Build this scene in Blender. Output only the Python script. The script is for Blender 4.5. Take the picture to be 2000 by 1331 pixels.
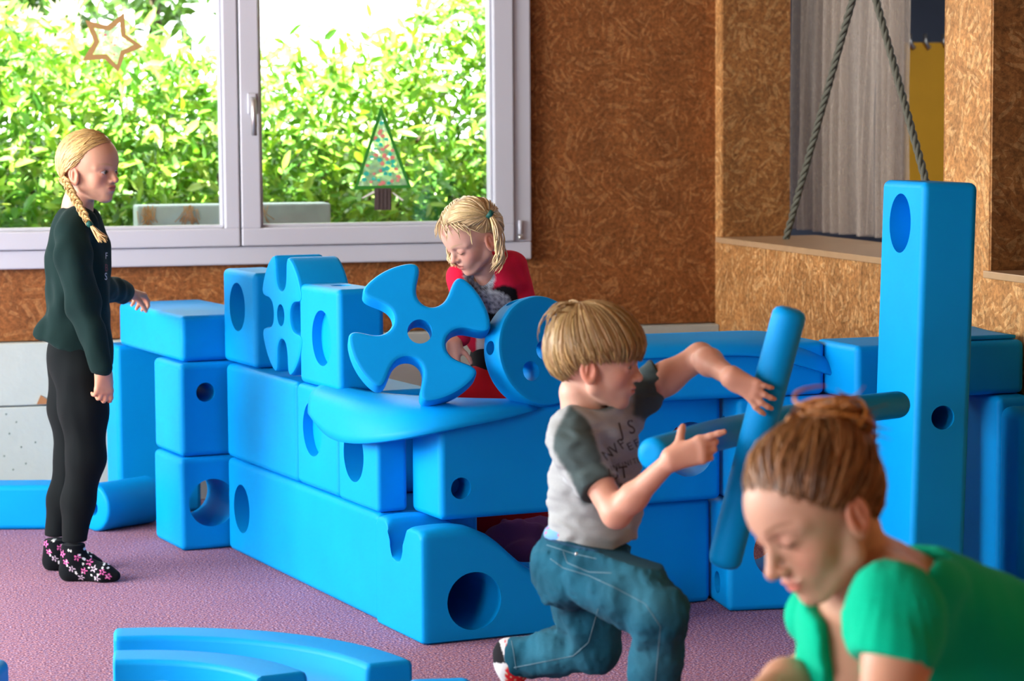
import bpy, bmesh, math, random
import numpy as np
from mathutils import Vector, Matrix
from mathutils.bvhtree import BVHTree

for _o in list(bpy.data.objects):
    bpy.data.objects.remove(_o, do_unlink=True)
scene = bpy.context.scene
COL = scene.collection
rng = random.Random(7)
nrg = np.random.default_rng(7)

# ------------------------------------------------------------------ camera
W_, H_, FPX, PITCH, ROLL, CAMZ = 2000, 1331, 4750.0, .0867, -.0067, 1.339
_cp, _sp, _cr, _sr = math.cos(PITCH), math.sin(PITCH), math.cos(ROLL), math.sin(ROLL)
_r, _u, CF = Vector((1, 0, 0)), Vector((0, _sp, _cp)), Vector((0, _cp, -_sp))
CR = _r * _cr + _u * _sr
CU = -_r * _sr + _u * _cr
CC = Vector((0, 0, CAMZ))
cam = bpy.data.cameras.new('camera')
camo = bpy.data.objects.new('camera', cam)
COL.objects.link(camo)
camo.matrix_world = Matrix(((CR.x, CU.x, -CF.x, CC.x), (CR.y, CU.y, -CF.y, CC.y), (CR.z, CU.z, -CF.z, CC.z), (0, 0, 0, 1)))
cam.sensor_width = 36
cam.lens = FPX / W_ * 36
cam.clip_end = 200
cam.dof.use_dof = True
cam.dof.focus_distance = 6.55
cam.dof.aperture_fstop = 4.5
scene.camera = camo

# ------------------------------------------------------------------ light
world = bpy.data.worlds.new('world')
scene.world = world
world.use_nodes = True
_b = world.node_tree.nodes['Background']
_b.inputs[0].default_value = (.93, .97, 1, 1)
_b.inputs[1].default_value = 5.2
SUN = bpy.data.lights.new('sun', 'SUN')
SUN.energy = 38
SUN.angle = .01
SUN.color = (1, .95, .85)
suno = bpy.data.objects.new('sun', SUN)
COL.objects.link(suno)
suno.rotation_euler = Vector((.28, .55, -.8)).to_track_quat('-Z', 'Y').to_euler()

YR = .2467                       # yaw of the room, YC of the block castle
RD = Vector((math.cos(YR), math.sin(YR), 0))
RN = Vector((math.sin(YR), -math.cos(YR), 0))
W0 = Vector((-1.8342, 8.6455, 0))
def rf(s, q, z):
    """room frame: s along the window wall, q into the room, z up"""
    return W0 + RD * s + RN * q + Vector((0, 0, z))

def area(name, s, q, z, sx, sy, power, color, aim):
    l = bpy.data.lights.new(name, 'AREA')
    l.shape = 'RECTANGLE'; l.size = sx; l.size_y = sy; l.energy = power; l.color = color
    o = bpy.data.objects.new(name, l); COL.objects.link(o)
    o.location = rf(s, q, z)
    x = Vector((RN.x, RN.y, 0)); zz = -(aim.normalized()); x = (x - zz * x.dot(zz)).normalized(); y = zz.cross(x)
    o.rotation_euler = Matrix((x, y, zz)).transposed().to_euler()
    return o
# daylight entering by the side windows
area('daylight_side_window', -3.1, 2.35, 1.65, 3.7, 1.5, 280, (.96, .98, 1), RD)
area('daylight_rear_window', -3.1, 7.2, 1.65, 2.4, 1.5, 84, (.97, .98, 1), RD)
area('next_room_fill', 4.6, .2, 2.6, 1.6, 1.6, 40, (.95, .97, 1), Vector((0, 0, -1)))  # unseen lamp added below the ceiling to brighten the curtain and yellow panel

scene.view_settings.view_transform = 'Standard'
scene.view_settings.look = 'None'
scene.view_settings.gamma = 1
scene.view_settings.exposure = .40
scene.view_settings.use_curve_mapping = False

# ------------------------------------------------------------------ helpers
def px(x, y, Y):
    d = CR * ((x - W_ / 2) / FPX) - CU * ((y - H_ / 2) / FPX) + CF
    return CC + d * (Y / d.y)
def pz(x, y, z):
    d = CR * ((x - W_ / 2) / FPX) - CU * ((y - H_ / 2) / FPX) + CF
    return CC + d * ((z - CAMZ) / d.z)

def link(o, parent=None):
    COL.objects.link(o)
    if parent is not None:
        o.parent = parent
    return o
def tag(o, label, cat, group=None):
    o['label'] = label; o['category'] = cat
    if group: o['group'] = group
    return o
def struct(o, label=None):
    o['kind'] = 'structure'
    if label: o['label'] = label
    return o
def empty(name, loc=(0, 0, 0), rz=0):
    o = bpy.data.objects.new(name, None)
    o.empty_display_size = .1
    o.location = loc; o.rotation_euler = (0, 0, rz)
    return link(o)
def smooth(me, on=True):
    me.polygons.foreach_set('use_smooth', [on] * len(me.polygons))
def mesh_np(name, V, F, mat, parent=None, sm=True, cols=None):
    me = bpy.data.meshes.new(name)
    me.from_pydata([tuple(map(float, v)) for v in V], [], [tuple(map(int, f)) for f in F])
    if cols is not None:
        at = me.color_attributes.new('Col', 'FLOAT_COLOR', 'POINT')
        c = np.ones((len(V), 4), np.float32); c[:, :3] = cols
        at.data.foreach_set('color', c.ravel())
    if mat: me.materials.append(mat)
    smooth(me, sm)
    o = bpy.data.objects.new(name, me)
    return link(o, parent)
def bm_obj(name, bm, mat, parent=None, sm=False):
    me = bpy.data.meshes.new(name); bm.to_mesh(me); bm.free()
    if mat: me.materials.append(mat)
    smooth(me, sm)
    return link(bpy.data.objects.new(name, me), parent)
def box_bm(x0, x1, y0, y1, z0, z1, bev=0, seg=2):
    bm = bmesh.new()
    bmesh.ops.create_cube(bm, size=1)
    for v in bm.verts:
        v.co = Vector(((x0 + x1) / 2 + v.co.x * (x1 - x0), (y0 + y1) / 2 + v.co.y * (y1 - y0), (z0 + z1) / 2 + v.co.z * (z1 - z0)))
    if bev:
        bmesh.ops.bevel(bm, geom=list(bm.edges), offset=bev, segments=seg, profile=.5, affect='EDGES')
    return bm
def place(o, loc, rz=0, rx=0, ry=0):
    o.location = loc; o.rotation_euler = (rx, ry, rz); return o
def wn(o, ang=.6):
    """smooth shading with sharp edges kept"""
    me = o.data
    smooth(me)
    bm = bmesh.new(); bm.from_mesh(me)
    for e in bm.edges:
        if len(e.link_faces) == 2 and e.calc_face_angle(0) > ang: e.smooth = False
    bm.to_mesh(me); bm.free()
    w = o.modifiers.new('flat_faces', 'WEIGHTED_NORMAL'); w.keep_sharp = True; w.weight = 100
    return o
def tube_np(pts, radii, n=10, caps=True):
    """mesh arrays of a tube along a list of points"""
    P = np.array([tuple(p) for p in pts], float)
    T = np.gradient(P, axis=0); T /= np.linalg.norm(T, axis=1)[:, None] + 1e-9
    ref = np.array([0, 0, 1.]) if abs(T[0][2]) < .9 else np.array([1., 0, 0])
    V = []; F = []
    nrm = np.cross(T[0], ref); nrm /= np.linalg.norm(nrm)
    for i in range(len(P)):
        nrm = nrm - T[i] * nrm.dot(T[i]); nrm /= np.linalg.norm(nrm)
        bi = np.cross(T[i], nrm)
        r = radii[i] if hasattr(radii, '__len__') else radii
        for k in range(n):
            a = 2 * math.pi * k / n
            V.append(P[i] + r * (math.cos(a) * nrm + math.sin(a) * bi))
    for i in range(len(P) - 1):
        for k in range(n):
            F.append((i * n + k, i * n + (k + 1) % n, (i + 1) * n + (k + 1) % n, (i + 1) * n + k))
    if caps:
        F.append(tuple(range(n - 1, -1, -1))); F.append(tuple((len(P) - 1) * n + k for k in range(n)))
    return V, F
def merge_np(parts):
    V = []; F = []
    for v, f in parts:
        o = len(V); V.extend(v); F.extend([tuple(i + o for i in q) for q in f])
    return V, F
def boolean(o, cutters):
    """subtract closed cutter meshes (bmeshes in o's local frame), one after the other"""
    for c in cutters:
        if c.calc_volume(signed=True) < 0: bmesh.ops.reverse_faces(c, faces=c.faces)
        me = bpy.data.meshes.new('cut'); c.to_mesh(me); c.free()
        co = bpy.data.objects.new('cut', me); COL.objects.link(co)
        co.matrix_world = o.matrix_world
        m = o.modifiers.new('b', 'BOOLEAN'); m.operation = 'DIFFERENCE'; m.object = co; m.solver = 'EXACT'
        dg = bpy.context.evaluated_depsgraph_get()
        nm = bpy.data.meshes.new_from_object(o.evaluated_get(dg))
        o.modifiers.clear()
        old = o.data; nm.name = old.name; o.data = nm
        bpy.data.meshes.remove(old); bpy.data.objects.remove(co, do_unlink=True); bpy.data.meshes.remove(me)
def cyl_bm(axis, c, r, h0, h1, n=40):
    """cylinder along axis 0/1/2 between h0 and h1, centred c=(other two coords)"""
    bm = bmesh.new()
    bmesh.ops.create_cone(bm, cap_ends=True, segments=n, radius1=r, radius2=r, depth=1)
    for v in bm.verts:
        h = h0 + (v.co.z + .5) * (h1 - h0)
        u, w = v.co.x + c[0], v.co.y + c[1]
        v.co = Vector((h, u, w)) if axis == 0 else Vector((u, h, w)) if axis == 1 else Vector((u, w, h))
    bmesh.ops.recalc_face_normals(bm, faces=bm.faces)
    return bm

# ------------------------------------------------------------------ materials
MATS = {}
def srgb(r, g, b):
    f = lambda c: (c / 255 / 12.92) if c / 255 <= .04045 else ((c / 255 + .055) / 1.055) ** 2.4
    return (f(r), f(g), f(b), 1)
def nmat(name):
    m = bpy.data.materials.new(name); m.use_nodes = True
    MATS[name] = m
    nt = m.node_tree
    return m, nt, nt.nodes['Principled BSDF']
def N(nt, t, **kw):
    n = nt.nodes.new(t)
    for k, v in kw.items():
        if k in n.inputs and not hasattr(n, k): n.inputs[k].default_value = v
        else: setattr(n, k, v)
    return n
def plain(name, col, rough=.6, var=.06, scale=30, bump=.0, bscale=200, spec=.3, metallic=0, detail=3, vec='Object', sheen=0, bdist=.002):
    """a principled material with slight procedural variation of tone and relief"""
    m, nt, p = nmat(name)
    tc = N(nt, 'ShaderNodeTexCoord')
    no = N(nt, 'ShaderNodeTexNoise'); no.inputs['Scale'].default_value = scale; no.inputs['Detail'].default_value = detail
    nt.links.new(tc.outputs[vec], no.inputs['Vector'])
    mx = N(nt, 'ShaderNodeMix'); mx.data_type = 'RGBA'
    c = Vector(col[:3])
    mx.inputs['A'].default_value = (*(c * (1 - var * 2)), 1); mx.inputs['B'].default_value = (*(c * (1 + var * 2)), 1)
    nt.links.new(no.outputs['Fac'], mx.inputs['Factor'])
    nt.links.new(mx.outputs['Result'], p.inputs['Base Color'])
    p.inputs['Roughness'].default_value = rough
    p.inputs['Specular IOR Level'].default_value = spec
    p.inputs['Metallic'].default_value = metallic
    if sheen:
        p.inputs['Sheen Weight'].default_value = sheen; p.inputs['Sheen Roughness'].default_value = .5
    if bump:
        n2 = N(nt, 'ShaderNodeTexNoise'); n2.inputs['Scale'].default_value = bscale; n2.inputs['Detail'].default_value = 4
        nt.links.new(tc.outputs[vec], n2.inputs['Vector'])
        b = N(nt, 'ShaderNodeBump'); b.inputs['Strength'].default_value = bump; b.inputs['Distance'].default_value = bdist
        nt.links.new(n2.outputs['Fac'], b.inputs['Height']); nt.links.new(b.outputs['Normal'], p.inputs['Normal'])
    return m
def vcol(name, rough=.6, spec=.3, bump=0, bscale=300, sheen=0, sss=0, var=.08, vscale=60, bdist=.001):
    """a principled material whose colour is the mesh's own colour attribute"""
    m, nt, p = nmat(name)
    at = N(nt, 'ShaderNodeVertexColor'); at.layer_name = 'Col'
    tc = N(nt, 'ShaderNodeTexCoord')
    no = N(nt, 'ShaderNodeTexNoise'); no.inputs['Scale'].default_value = vscale; no.inputs['Detail'].default_value = 4
    nt.links.new(tc.outputs['Object'], no.inputs['Vector'])
    mr = N(nt, 'ShaderNodeMapRange'); mr.inputs['To Min'].default_value = 1 - var * 2; mr.inputs['To Max'].default_value = 1 + var * 2
    nt.links.new(no.outputs['Fac'], mr.inputs['Value'])
    mx = N(nt, 'ShaderNodeMix'); mx.data_type = 'RGBA'; mx.blend_type = 'MULTIPLY'; mx.inputs['Factor'].default_value = 1
    nt.links.new(at.outputs['Color'], mx.inputs['A']); nt.links.new(mr.outputs['Result'], mx.inputs['B'])
    nt.links.new(mx.outputs['Result'], p.inputs['Base Color'])
    p.inputs['Roughness'].default_value = rough; p.inputs['Specular IOR Level'].default_value = spec
    if sheen: p.inputs['Sheen Weight'].default_value = sheen
    if sss:
        p.inputs['Subsurface Weight'].default_value = sss; p.inputs['Subsurface Radius'].default_value = (.012, .004, .002); p.inputs['Subsurface Scale'].default_value = 1
    if bump:
        n2 = N(nt, 'ShaderNodeTexNoise'); n2.inputs['Scale'].default_value = bscale; n2.inputs['Detail'].default_value = 4
        nt.links.new(tc.outputs['Object'], n2.inputs['Vector'])
        b = N(nt, 'ShaderNodeBump'); b.inputs['Strength'].default_value = bump; b.inputs['Distance'].default_value = bdist
        nt.links.new(n2.outputs['Fac'], b.inputs['Height']); nt.links.new(b.outputs['Normal'], p.inputs['Normal'])
    return m
def osb(name, axis='y', tone=(1, 1, 1)):
    """oriented strand board: flakes in patches turned every way, in the plane across axis"""
    m, nt, p = nmat(name)
    L = nt.links.new
    tc = N(nt, 'ShaderNodeTexCoord')
    def layer(seed, patch, sx, sy):
        mp = N(nt, 'ShaderNodeMapping'); mp.inputs['Location'].default_value = (seed, seed * 1.7, seed * .6)
        L(tc.outputs['Object'], mp.inputs['Vector'])
        wn_ = N(nt, 'ShaderNodeTexNoise'); wn_.inputs['Scale'].default_value = 25; L(mp.outputs[0], wn_.inputs['Vector'])
        va = N(nt, 'ShaderNodeVectorMath', operation='MULTIPLY_ADD'); va.inputs[1].default_value = (.012, .012, .012)
        L(wn_.outputs['Color'], va.inputs[0]); L(mp.outputs[0], va.inputs[2])
        v1 = N(nt, 'ShaderNodeTexVoronoi'); v1.inputs['Scale'].default_value = patch; L(va.outputs[0], v1.inputs['Vector'])
        sp = N(nt, 'ShaderNodeSeparateColor'); L(v1.outputs['Color'], sp.inputs[0])
        mu = N(nt, 'ShaderNodeMath', operation='MULTIPLY'); mu.inputs[1].default_value = 6.28; L(sp.outputs[0], mu.inputs[0])
        vr = N(nt, 'ShaderNodeVectorRotate'); vr.rotation_type = 'Y_AXIS' if axis == 'y' else 'X_AXIS' if axis == 'x' else 'Z_AXIS'
        L(va.outputs[0], vr.inputs['Vector']); L(mu.outputs[0], vr.inputs['Angle'])
        m2 = N(nt, 'ShaderNodeMapping')
        m2.inputs['Scale'].default_value = (sx, 1, sy) if axis == 'y' else (1, sx, sy) if axis == 'x' else (sx, sy, 1)
        L(vr.outputs[0], m2.inputs['Vector'])
        v2 = N(nt, 'ShaderNodeTexVoronoi'); v2.inputs['Scale'].default_value = 1; L(m2.outputs[0], v2.inputs['Vector'])
        s2 = N(nt, 'ShaderNodeSeparateColor'); L(v2.outputs['Color'], s2.inputs[0])
        gr = N(nt, 'ShaderNodeTexNoise'); gr.inputs['Scale'].default_value = 6; L(m2.outputs[0], gr.inputs['Vector'])
        return s2, sp, v2, gr
    a, pa, va_, ga = layer(1.3, 17, 17, 95)
    b, pb, vb_, gb = layer(7.9, 12, 13, 75)
    mk = N(nt, 'ShaderNodeMath', operation='GREATER_THAN'); mk.inputs[1].default_value = .5; L(pb.outputs[1], mk.inputs[0])
    mf = N(nt, 'ShaderNodeMix'); L(mk.outputs[0], mf.inputs[0]); L(a.outputs[1], mf.inputs[2]); L(b.outputs[1], mf.inputs[3])
    gm = N(nt, 'ShaderNodeMath', operation='MULTIPLY_ADD'); gm.inputs[1].default_value = .35; L(ga.outputs['Fac'], gm.inputs[0]); L(mf.outputs[0], gm.inputs[2])
    cr = N(nt, 'ShaderNodeValToRGB'); L(gm.outputs[0], cr.inputs[0])
    e = cr.color_ramp.elements
    e[0].position = .05; e[0].color = srgb(128, 84, 46)
    e[1].position = 1.0; e[1].color = srgb(190, 147, 98)
    for pos, c in ((.2, (154, 107, 62)), (.5, (162, 114, 67)), (.85, (168, 121, 73)), (.95, (176, 130, 82))):
        k = e.new(pos); k.color = srgb(*c)
    fl = N(nt, 'ShaderNodeTexNoise'); fl.inputs['Scale'].default_value = 70; fl.inputs['Detail'].default_value = 6; fl.inputs['Roughness'].default_value = .7; L(tc.outputs['Object'], fl.inputs['Vector'])
    fr_ = N(nt, 'ShaderNodeMapRange'); fr_.inputs['From Min'].default_value = .33; fr_.inputs['From Max'].default_value = .62; fr_.inputs['To Min'].default_value = .48; fr_.inputs['To Max'].default_value = 1.22; L(fl.outputs['Fac'], fr_.inputs['Value'])
    big = N(nt, 'ShaderNodeTexNoise'); big.inputs['Scale'].default_value = 7; big.inputs['Detail'].default_value = 3; L(tc.outputs['Object'], big.inputs['Vector'])
    br_ = N(nt, 'ShaderNodeMapRange'); br_.inputs['From Min'].default_value = .3; br_.inputs['From Max'].default_value = .7; br_.inputs['To Min'].default_value = .82; br_.inputs['To Max'].default_value = 1.14; L(big.outputs['Fac'], br_.inputs['Value'])
    mm = N(nt, 'ShaderNodeMath', operation='MULTIPLY'); L(fr_.outputs[0], mm.inputs[0]); L(br_.outputs[0], mm.inputs[1])
    mxf = N(nt, 'ShaderNodeMix'); mxf.data_type = 'RGBA'; mxf.blend_type = 'MULTIPLY'; mxf.inputs['Factor'].default_value = 1; L(cr.outputs[0], mxf.inputs['A']); L(mm.outputs[0], mxf.inputs['B'])
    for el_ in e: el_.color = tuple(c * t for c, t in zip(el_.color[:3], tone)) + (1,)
    L(mxf.outputs['Result'], p.inputs['Base Color'])
    p.inputs['Roughness'].default_value = .55; p.inputs['Specular IOR Level'].default_value = .25
    bp = N(nt, 'ShaderNodeBump'); bp.inputs['Strength'].default_value = .12; bp.inputs['Distance'].default_value = .002
    L(mf.outputs[0], bp.inputs['Height']); L(bp.outputs[0], p.inputs['Normal'])
    return m
def foam(name, col):
    m, nt, p = nmat(name)
    L = nt.links.new
    tc = N(nt, 'ShaderNodeTexCoord')
    no = N(nt, 'ShaderNodeTexNoise'); no.inputs['Scale'].default_value = 5; no.inputs['Detail'].default_value = 5; L(tc.outputs['Object'], no.inputs['Vector'])
    mx = N(nt, 'ShaderNodeMix'); mx.data_type = 'RGBA'; c = Vector(col[:3])
    mx.inputs['A'].default_value = (*(c * .9), 1); mx.inputs['B'].default_value = (c.x * 1.1, c.y * 1.12, c.z * 1.04, 1)
    L(no.outputs['Fac'], mx.inputs['Factor']); L(mx.outputs['Result'], p.inputs['Base Color'])
    p.inputs['Roughness'].default_value = .5; p.inputs['Specular IOR Level'].default_value = .10
    p.inputs['Sheen Weight'].default_value = .0; p.inputs['Sheen Roughness'].default_value = .4; p.inputs['Sheen Tint'].default_value = (.5, .8, 1, 1)
    n2 = N(nt, 'ShaderNodeTexNoise'); n2.inputs['Scale'].default_value = 420; n2.inputs['Detail'].default_value = 2; L(tc.outputs['Object'], n2.inputs['Vector'])
    n3 = N(nt, 'ShaderNodeTexVoronoi'); n3.inputs['Scale'].default_value = 14; L(tc.outputs['Object'], n3.inputs['Vector'])
    mr = N(nt, 'ShaderNodeMapRange'); mr.inputs['From Min'].default_value = 0; mr.inputs['From Max'].default_value = .03; L(n3.outputs['Distance'], mr.inputs['Value'])
    ad = N(nt, 'ShaderNodeMath', operation='MULTIPLY_ADD'); ad.inputs[1].default_value = .5; L(n2.outputs['Fac'], ad.inputs[0]); L(mr.outputs[0], ad.inputs[2])
    bp = N(nt, 'ShaderNodeBump'); bp.inputs['Strength'].default_value = .22; bp.inputs['Distance'].default_value = .0012
    L(ad.outputs[0], bp.inputs['Height']); L(bp.outputs[0], p.inputs['Normal'])
    return m
M_foam = foam('blue_foam', (.0, .285, .74))
M_osbx = osb('osb_wall', 'y', (.66, .50, .40))  # flakes toned darker and redder than on the right-hand wall
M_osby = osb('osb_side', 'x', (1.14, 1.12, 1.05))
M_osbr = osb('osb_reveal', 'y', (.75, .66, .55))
M_osbz = osb('osb_flat', 'z')
M_white = plain('white_paint', srgb(214, 219, 222), .55, .03, 8, .15, 40)
M_plinth = plain('plinth_paint', srgb(178, 188, 182), .6, .05, 5, .5, 28, bdist=.004)
M_frame = plain('window_plastic', srgb(186, 188, 197), .35, .02, 4, spec=.5)
M_seal = plain('window_seal', srgb(60, 90, 88), .5)
M_metal = plain('brushed_metal', srgb(190, 190, 188), .35, metallic=.8, spec=.5)
M_ceil = plain('ceiling_wood', srgb(150, 118, 84), .8)
M_curb = plain('board_edge', srgb(200, 165, 120), .5, .12, 60)
# ------------------------------------------------------------------ the room
def rbox(name, s0, s1, q0, q1, z0, z1, mat, parent=None, bev=0):
    """box in the room frame (own frame rotated with the room)"""
    o = bm_obj(name, box_bm(s0, s1, -q1, -q0, z0, z1, bev), mat, parent)
    if parent is None: place(o, W0, YR)
    return o
m, nt, p = nmat('carpet')
L = nt.links.new
tc = N(nt, 'ShaderNodeTexCoord')
n1 = N(nt, 'ShaderNodeTexNoise'); n1.inputs['Scale'].default_value = 170; n1.inputs['Detail'].default_value = 2; L(tc.outputs['Object'], n1.inputs['Vector'])
n2 = N(nt, 'ShaderNodeTexNoise'); n2.inputs['Scale'].default_value = 2.2; n2.inputs['Detail'].default_value = 4; L(tc.outputs['Object'], n2.inputs['Vector'])
cr = N(nt, 'ShaderNodeValToRGB'); L(n1.outputs['Fac'], cr.inputs[0])
e = cr.color_ramp.elements
e[0].position = .3; e[0].color = srgb(92, 66, 88); e[1].position = .72; e[1].color = srgb(222, 190, 190)
k = e.new(.45); k.color = srgb(132, 98, 116); k = e.new(.56); k.color = srgb(162, 126, 140)
n3 = N(nt, 'ShaderNodeTexNoise'); n3.inputs['Scale'].default_value = 95; n3.inputs['Detail'].default_value = 2; L(tc.outputs['Object'], n3.inputs['Vector'])
hs = N(nt, 'ShaderNodeMix'); hs.data_type = 'RGBA'; hs.blend_type = 'MULTIPLY'; hs.inputs['Factor'].default_value = 1
c2 = N(nt, 'ShaderNodeValToRGB'); L(n3.outputs['Fac'], c2.inputs[0]); c2.color_ramp.elements[0].position = .38; c2.color_ramp.elements[0].color = (.82, .95, 1.25, 1); c2.color_ramp.elements[1].position = .62; c2.color_ramp.elements[1].color = (1.18, .96, .92, 1)
L(cr.outputs[0], hs.inputs['A']); L(c2.outputs[0], hs.inputs['B'])
mx = N(nt, 'ShaderNodeMix'); mx.data_type = 'RGBA'; mx.blend_type = 'MULTIPLY'; mx.inputs['Factor'].default_value = 1
mr = N(nt, 'ShaderNodeMapRange'); mr.inputs['To Min'].default_value = .85; mr.inputs['To Max'].default_value = 1.12; L(n2.outputs['Fac'], mr.inputs['Value'])
L(hs.outputs['Result'], mx.inputs['A']); L(mr.outputs[0], mx.inputs['B']); L(mx.outputs['Result'], p.inputs['Base Color'])
p.inputs['Roughness'].default_value = .95; p.inputs['Specular IOR Level'].default_value = .1
bp = N(nt, 'ShaderNodeBump'); bp.inputs['Strength'].default_value = .6; bp.inputs['Distance'].default_value = .004; L(n1.outputs['Fac'], bp.inputs['Height']); L(bp.outputs[0], p.inputs['Normal'])
M_carpet = m
SL, SR, QE, ZC = -3.2, 2.696, 11.0, 2.75
o = rbox('floor', SL - .2, SR + 3.4, -.22, QE, -.1, 0, M_carpet); struct(o, 'mottled purple-brown carpet floor')
o = rbox('ceiling', SL - .3, SR + 3.4, -.4, QE, ZC, ZC + .2, M_ceil); struct(o)
# window wall: chipboard above a white plinth, window opening from s=-2.6 to 1.955
WA = struct(empty('wall_back', W0, YR), 'dark chipboard wall with the window and a white plinth')
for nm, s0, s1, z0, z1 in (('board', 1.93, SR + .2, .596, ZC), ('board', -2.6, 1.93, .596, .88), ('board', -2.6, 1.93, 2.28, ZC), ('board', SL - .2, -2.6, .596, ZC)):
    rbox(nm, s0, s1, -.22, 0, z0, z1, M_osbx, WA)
def chipped(s0, s1, z0, z1, chip=None):
    bm = box_bm(s0, s1, -.05, .22, z0, z1, .004, 1)
    o = bm_obj('plinth_panel', bm, M_plinth, WA)
    return o
chipped(SL - .2, .9, .368, .592); chipped(.904, SR, .368, .592)
chipped(SL - .2, 1.4, 0, .364); chipped(1.404, SR, 0, .364)
bm = bmesh.new()
for c in ((.143, -.052, .405), (.128, -.052, .372), (.186, -.052, .372)): bm.verts.new(c)
bm.faces.new(bm.verts[:])
r_ = bmesh.ops.extrude_face_region(bm, geom=bm.faces[:])
for v in [g for g in r_['geom'] if isinstance(g, bmesh.types.BMVert)]: v.co.y -= .003
bmesh.ops.recalc_face_normals(bm, faces=bm.faces)
bm_obj('bare_wood_chip', bm, plain('bare_wood', srgb(165, 115, 75), .7), WA)
M_nail = plain('nail_mark', srgb(120, 135, 125), .6)
for s, z in ((.05, .34), (.085, .31), (.1, .22), (.06, .27), (.04, .19), (.115, .16), (.07, .14), (.15, .235)):
    b = bmesh.new(); bmesh.ops.create_icosphere(b, subdivisions=1, radius=.004)
    for v in b.verts: v.co = Vector((s - .03 + v.co.x, -.05 + v.co.y * .4, z + v.co.z))
    bm_obj('nail_mark', b, M_nail, WA)

# the window: fixed frame, two sashes with panes, handle and hinge
WI = struct(empty('window_1', W0, YR), 'wide white two-sash window onto the green hedge')
def wbar(name, s0, s1, z0, z1, q0, q1, par, mat=None, bev=.006):
    return bm_obj(name, box_bm(s0, s1, -q1, -q0, z0, z1, bev), mat or M_frame, par)
wbar('window_frame', -2.62, 1.959, .855, .921, -.1, .045, WI)
wbar('window_frame', 1.892, 1.959, .921, 2.22, -.1, .045, WI)
wbar('window_frame', -2.62, 1.959, 2.22, 2.29, -.1, .045, WI)
wbar('window_frame', -2.62, -2.55, .921, 2.22, -.1, .045, WI)
m, nt, p = nmat('window_glass')
nt.nodes.remove(p)
tr = N(nt, 'ShaderNodeBsdfTransparent'); tr.inputs[0].default_value = (.97, .985, .975, 1)
gl = N(nt, 'ShaderNodeBsdfGlossy'); gl.inputs['Roughness'].default_value = .02
fr = N(nt, 'ShaderNodeFresnel'); fr.inputs[0].default_value = 1.35
ms = N(nt, 'ShaderNodeMixShader'); nt.links.new(fr.outputs[0], ms.inputs[0]); nt.links.new(tr.outputs[0], ms.inputs[1]); nt.links.new(gl.outputs[0], ms.inputs[2])
nt.links.new(ms.outputs[0], nt.nodes['Material Output'].inputs['Surface'])
M_glass = m
def sash(s0, s1, g0, g1):
    z0, z1, gz0, gz1 = .923, 2.22, .989, 2.15
    S = wbar('sash', s0, s1, z0, gz0, -.06, .06, WI)
    wbar('sash_rail', s0, s1, gz1, z1, -.06, .06, S)
    wbar('sash_stile', s0, g0, gz0 - .003, gz1 + .003, -.06, .059, S)
    wbar('sash_stile', g1, s1, gz0 - .003, gz1 + .003, -.06, .059, S)
    for a in ((g0, g1, gz0, gz0 + .012), (g0, g0 + .01, gz0, gz1), (g1 - .01, g1, gz0, gz1)):
        wbar('glazing_bead', *a, -.02, .035, S, None, .003)
    wbar('glass_pane', g0, g1, gz0, gz1, -.022, -.016, S, M_glass, 0)
    return S
S1 = sash(-.6, .867, -.5, .811)
sash(-2.5, -.604, -2.42, -.7)
S2 = sash(.871, 1.890, .944, 1.812)
hb = wbar('handle_plate', .898, .93, 1.40, 1.475, .06, .07, S2, M_frame, .004)
v, f = tube_np([(.914, -.07, 1.452), (.914, -.10, 1.452), (.914, -.112, 1.44), (.914, -.113, 1.40), (.914, -.113, 1.322)], [.009, .009, .010, .011, .010], 12)
mesh_np('window_handle', v, f, M_metal, S2)
v, f = tube_np([(1.912, -.055, .95), (1.912, -.055, 1.0)], .008, 10); mesh_np('hinge', v, f, M_frame, WI)
v, f = tube_np([(1.912, -.055, .93), (1.912, -.055, .947)], .009, 10); mesh_np('hinge_cap', v, f, M_metal, WI)

# right-hand chipboard wall with two openings; q runs towards the camera along it
WR = struct(empty('wall_right', W0, YR), 'light chipboard wall with two openings')
TH = .27
def rw(name, q0, q1, z0, z1, s0=SR, s1=SR + TH, mat=None):
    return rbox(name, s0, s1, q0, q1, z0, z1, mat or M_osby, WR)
Q1, Q2, Q3, Q4 = .075, 2.10, 2.41, 4.6
rw('board', -.2, Q4, 0, .905); rw('board', -.2, Q1, .905, ZC); rw('board', Q2, Q3, .905, ZC); rw('board', Q1, Q2, 2.35, ZC); rw('board', Q3, Q4, 2.35, ZC); rw('board', Q4, QE, 0, ZC)
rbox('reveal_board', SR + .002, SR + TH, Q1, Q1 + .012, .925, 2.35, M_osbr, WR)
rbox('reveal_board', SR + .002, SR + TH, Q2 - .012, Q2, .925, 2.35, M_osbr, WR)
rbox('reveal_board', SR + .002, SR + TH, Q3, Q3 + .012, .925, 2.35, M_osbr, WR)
M_ledge = plain('ledge_laminate', srgb(172, 140, 104), .35, .08, 12, spec=.5)
for a, b in ((Q1 - .02, Q2), (Q3, Q4)):
    rbox('ledge_board', SR - .018, SR + TH + .12, a, b, .905, .926, M_ledge, WR, .002)
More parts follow.
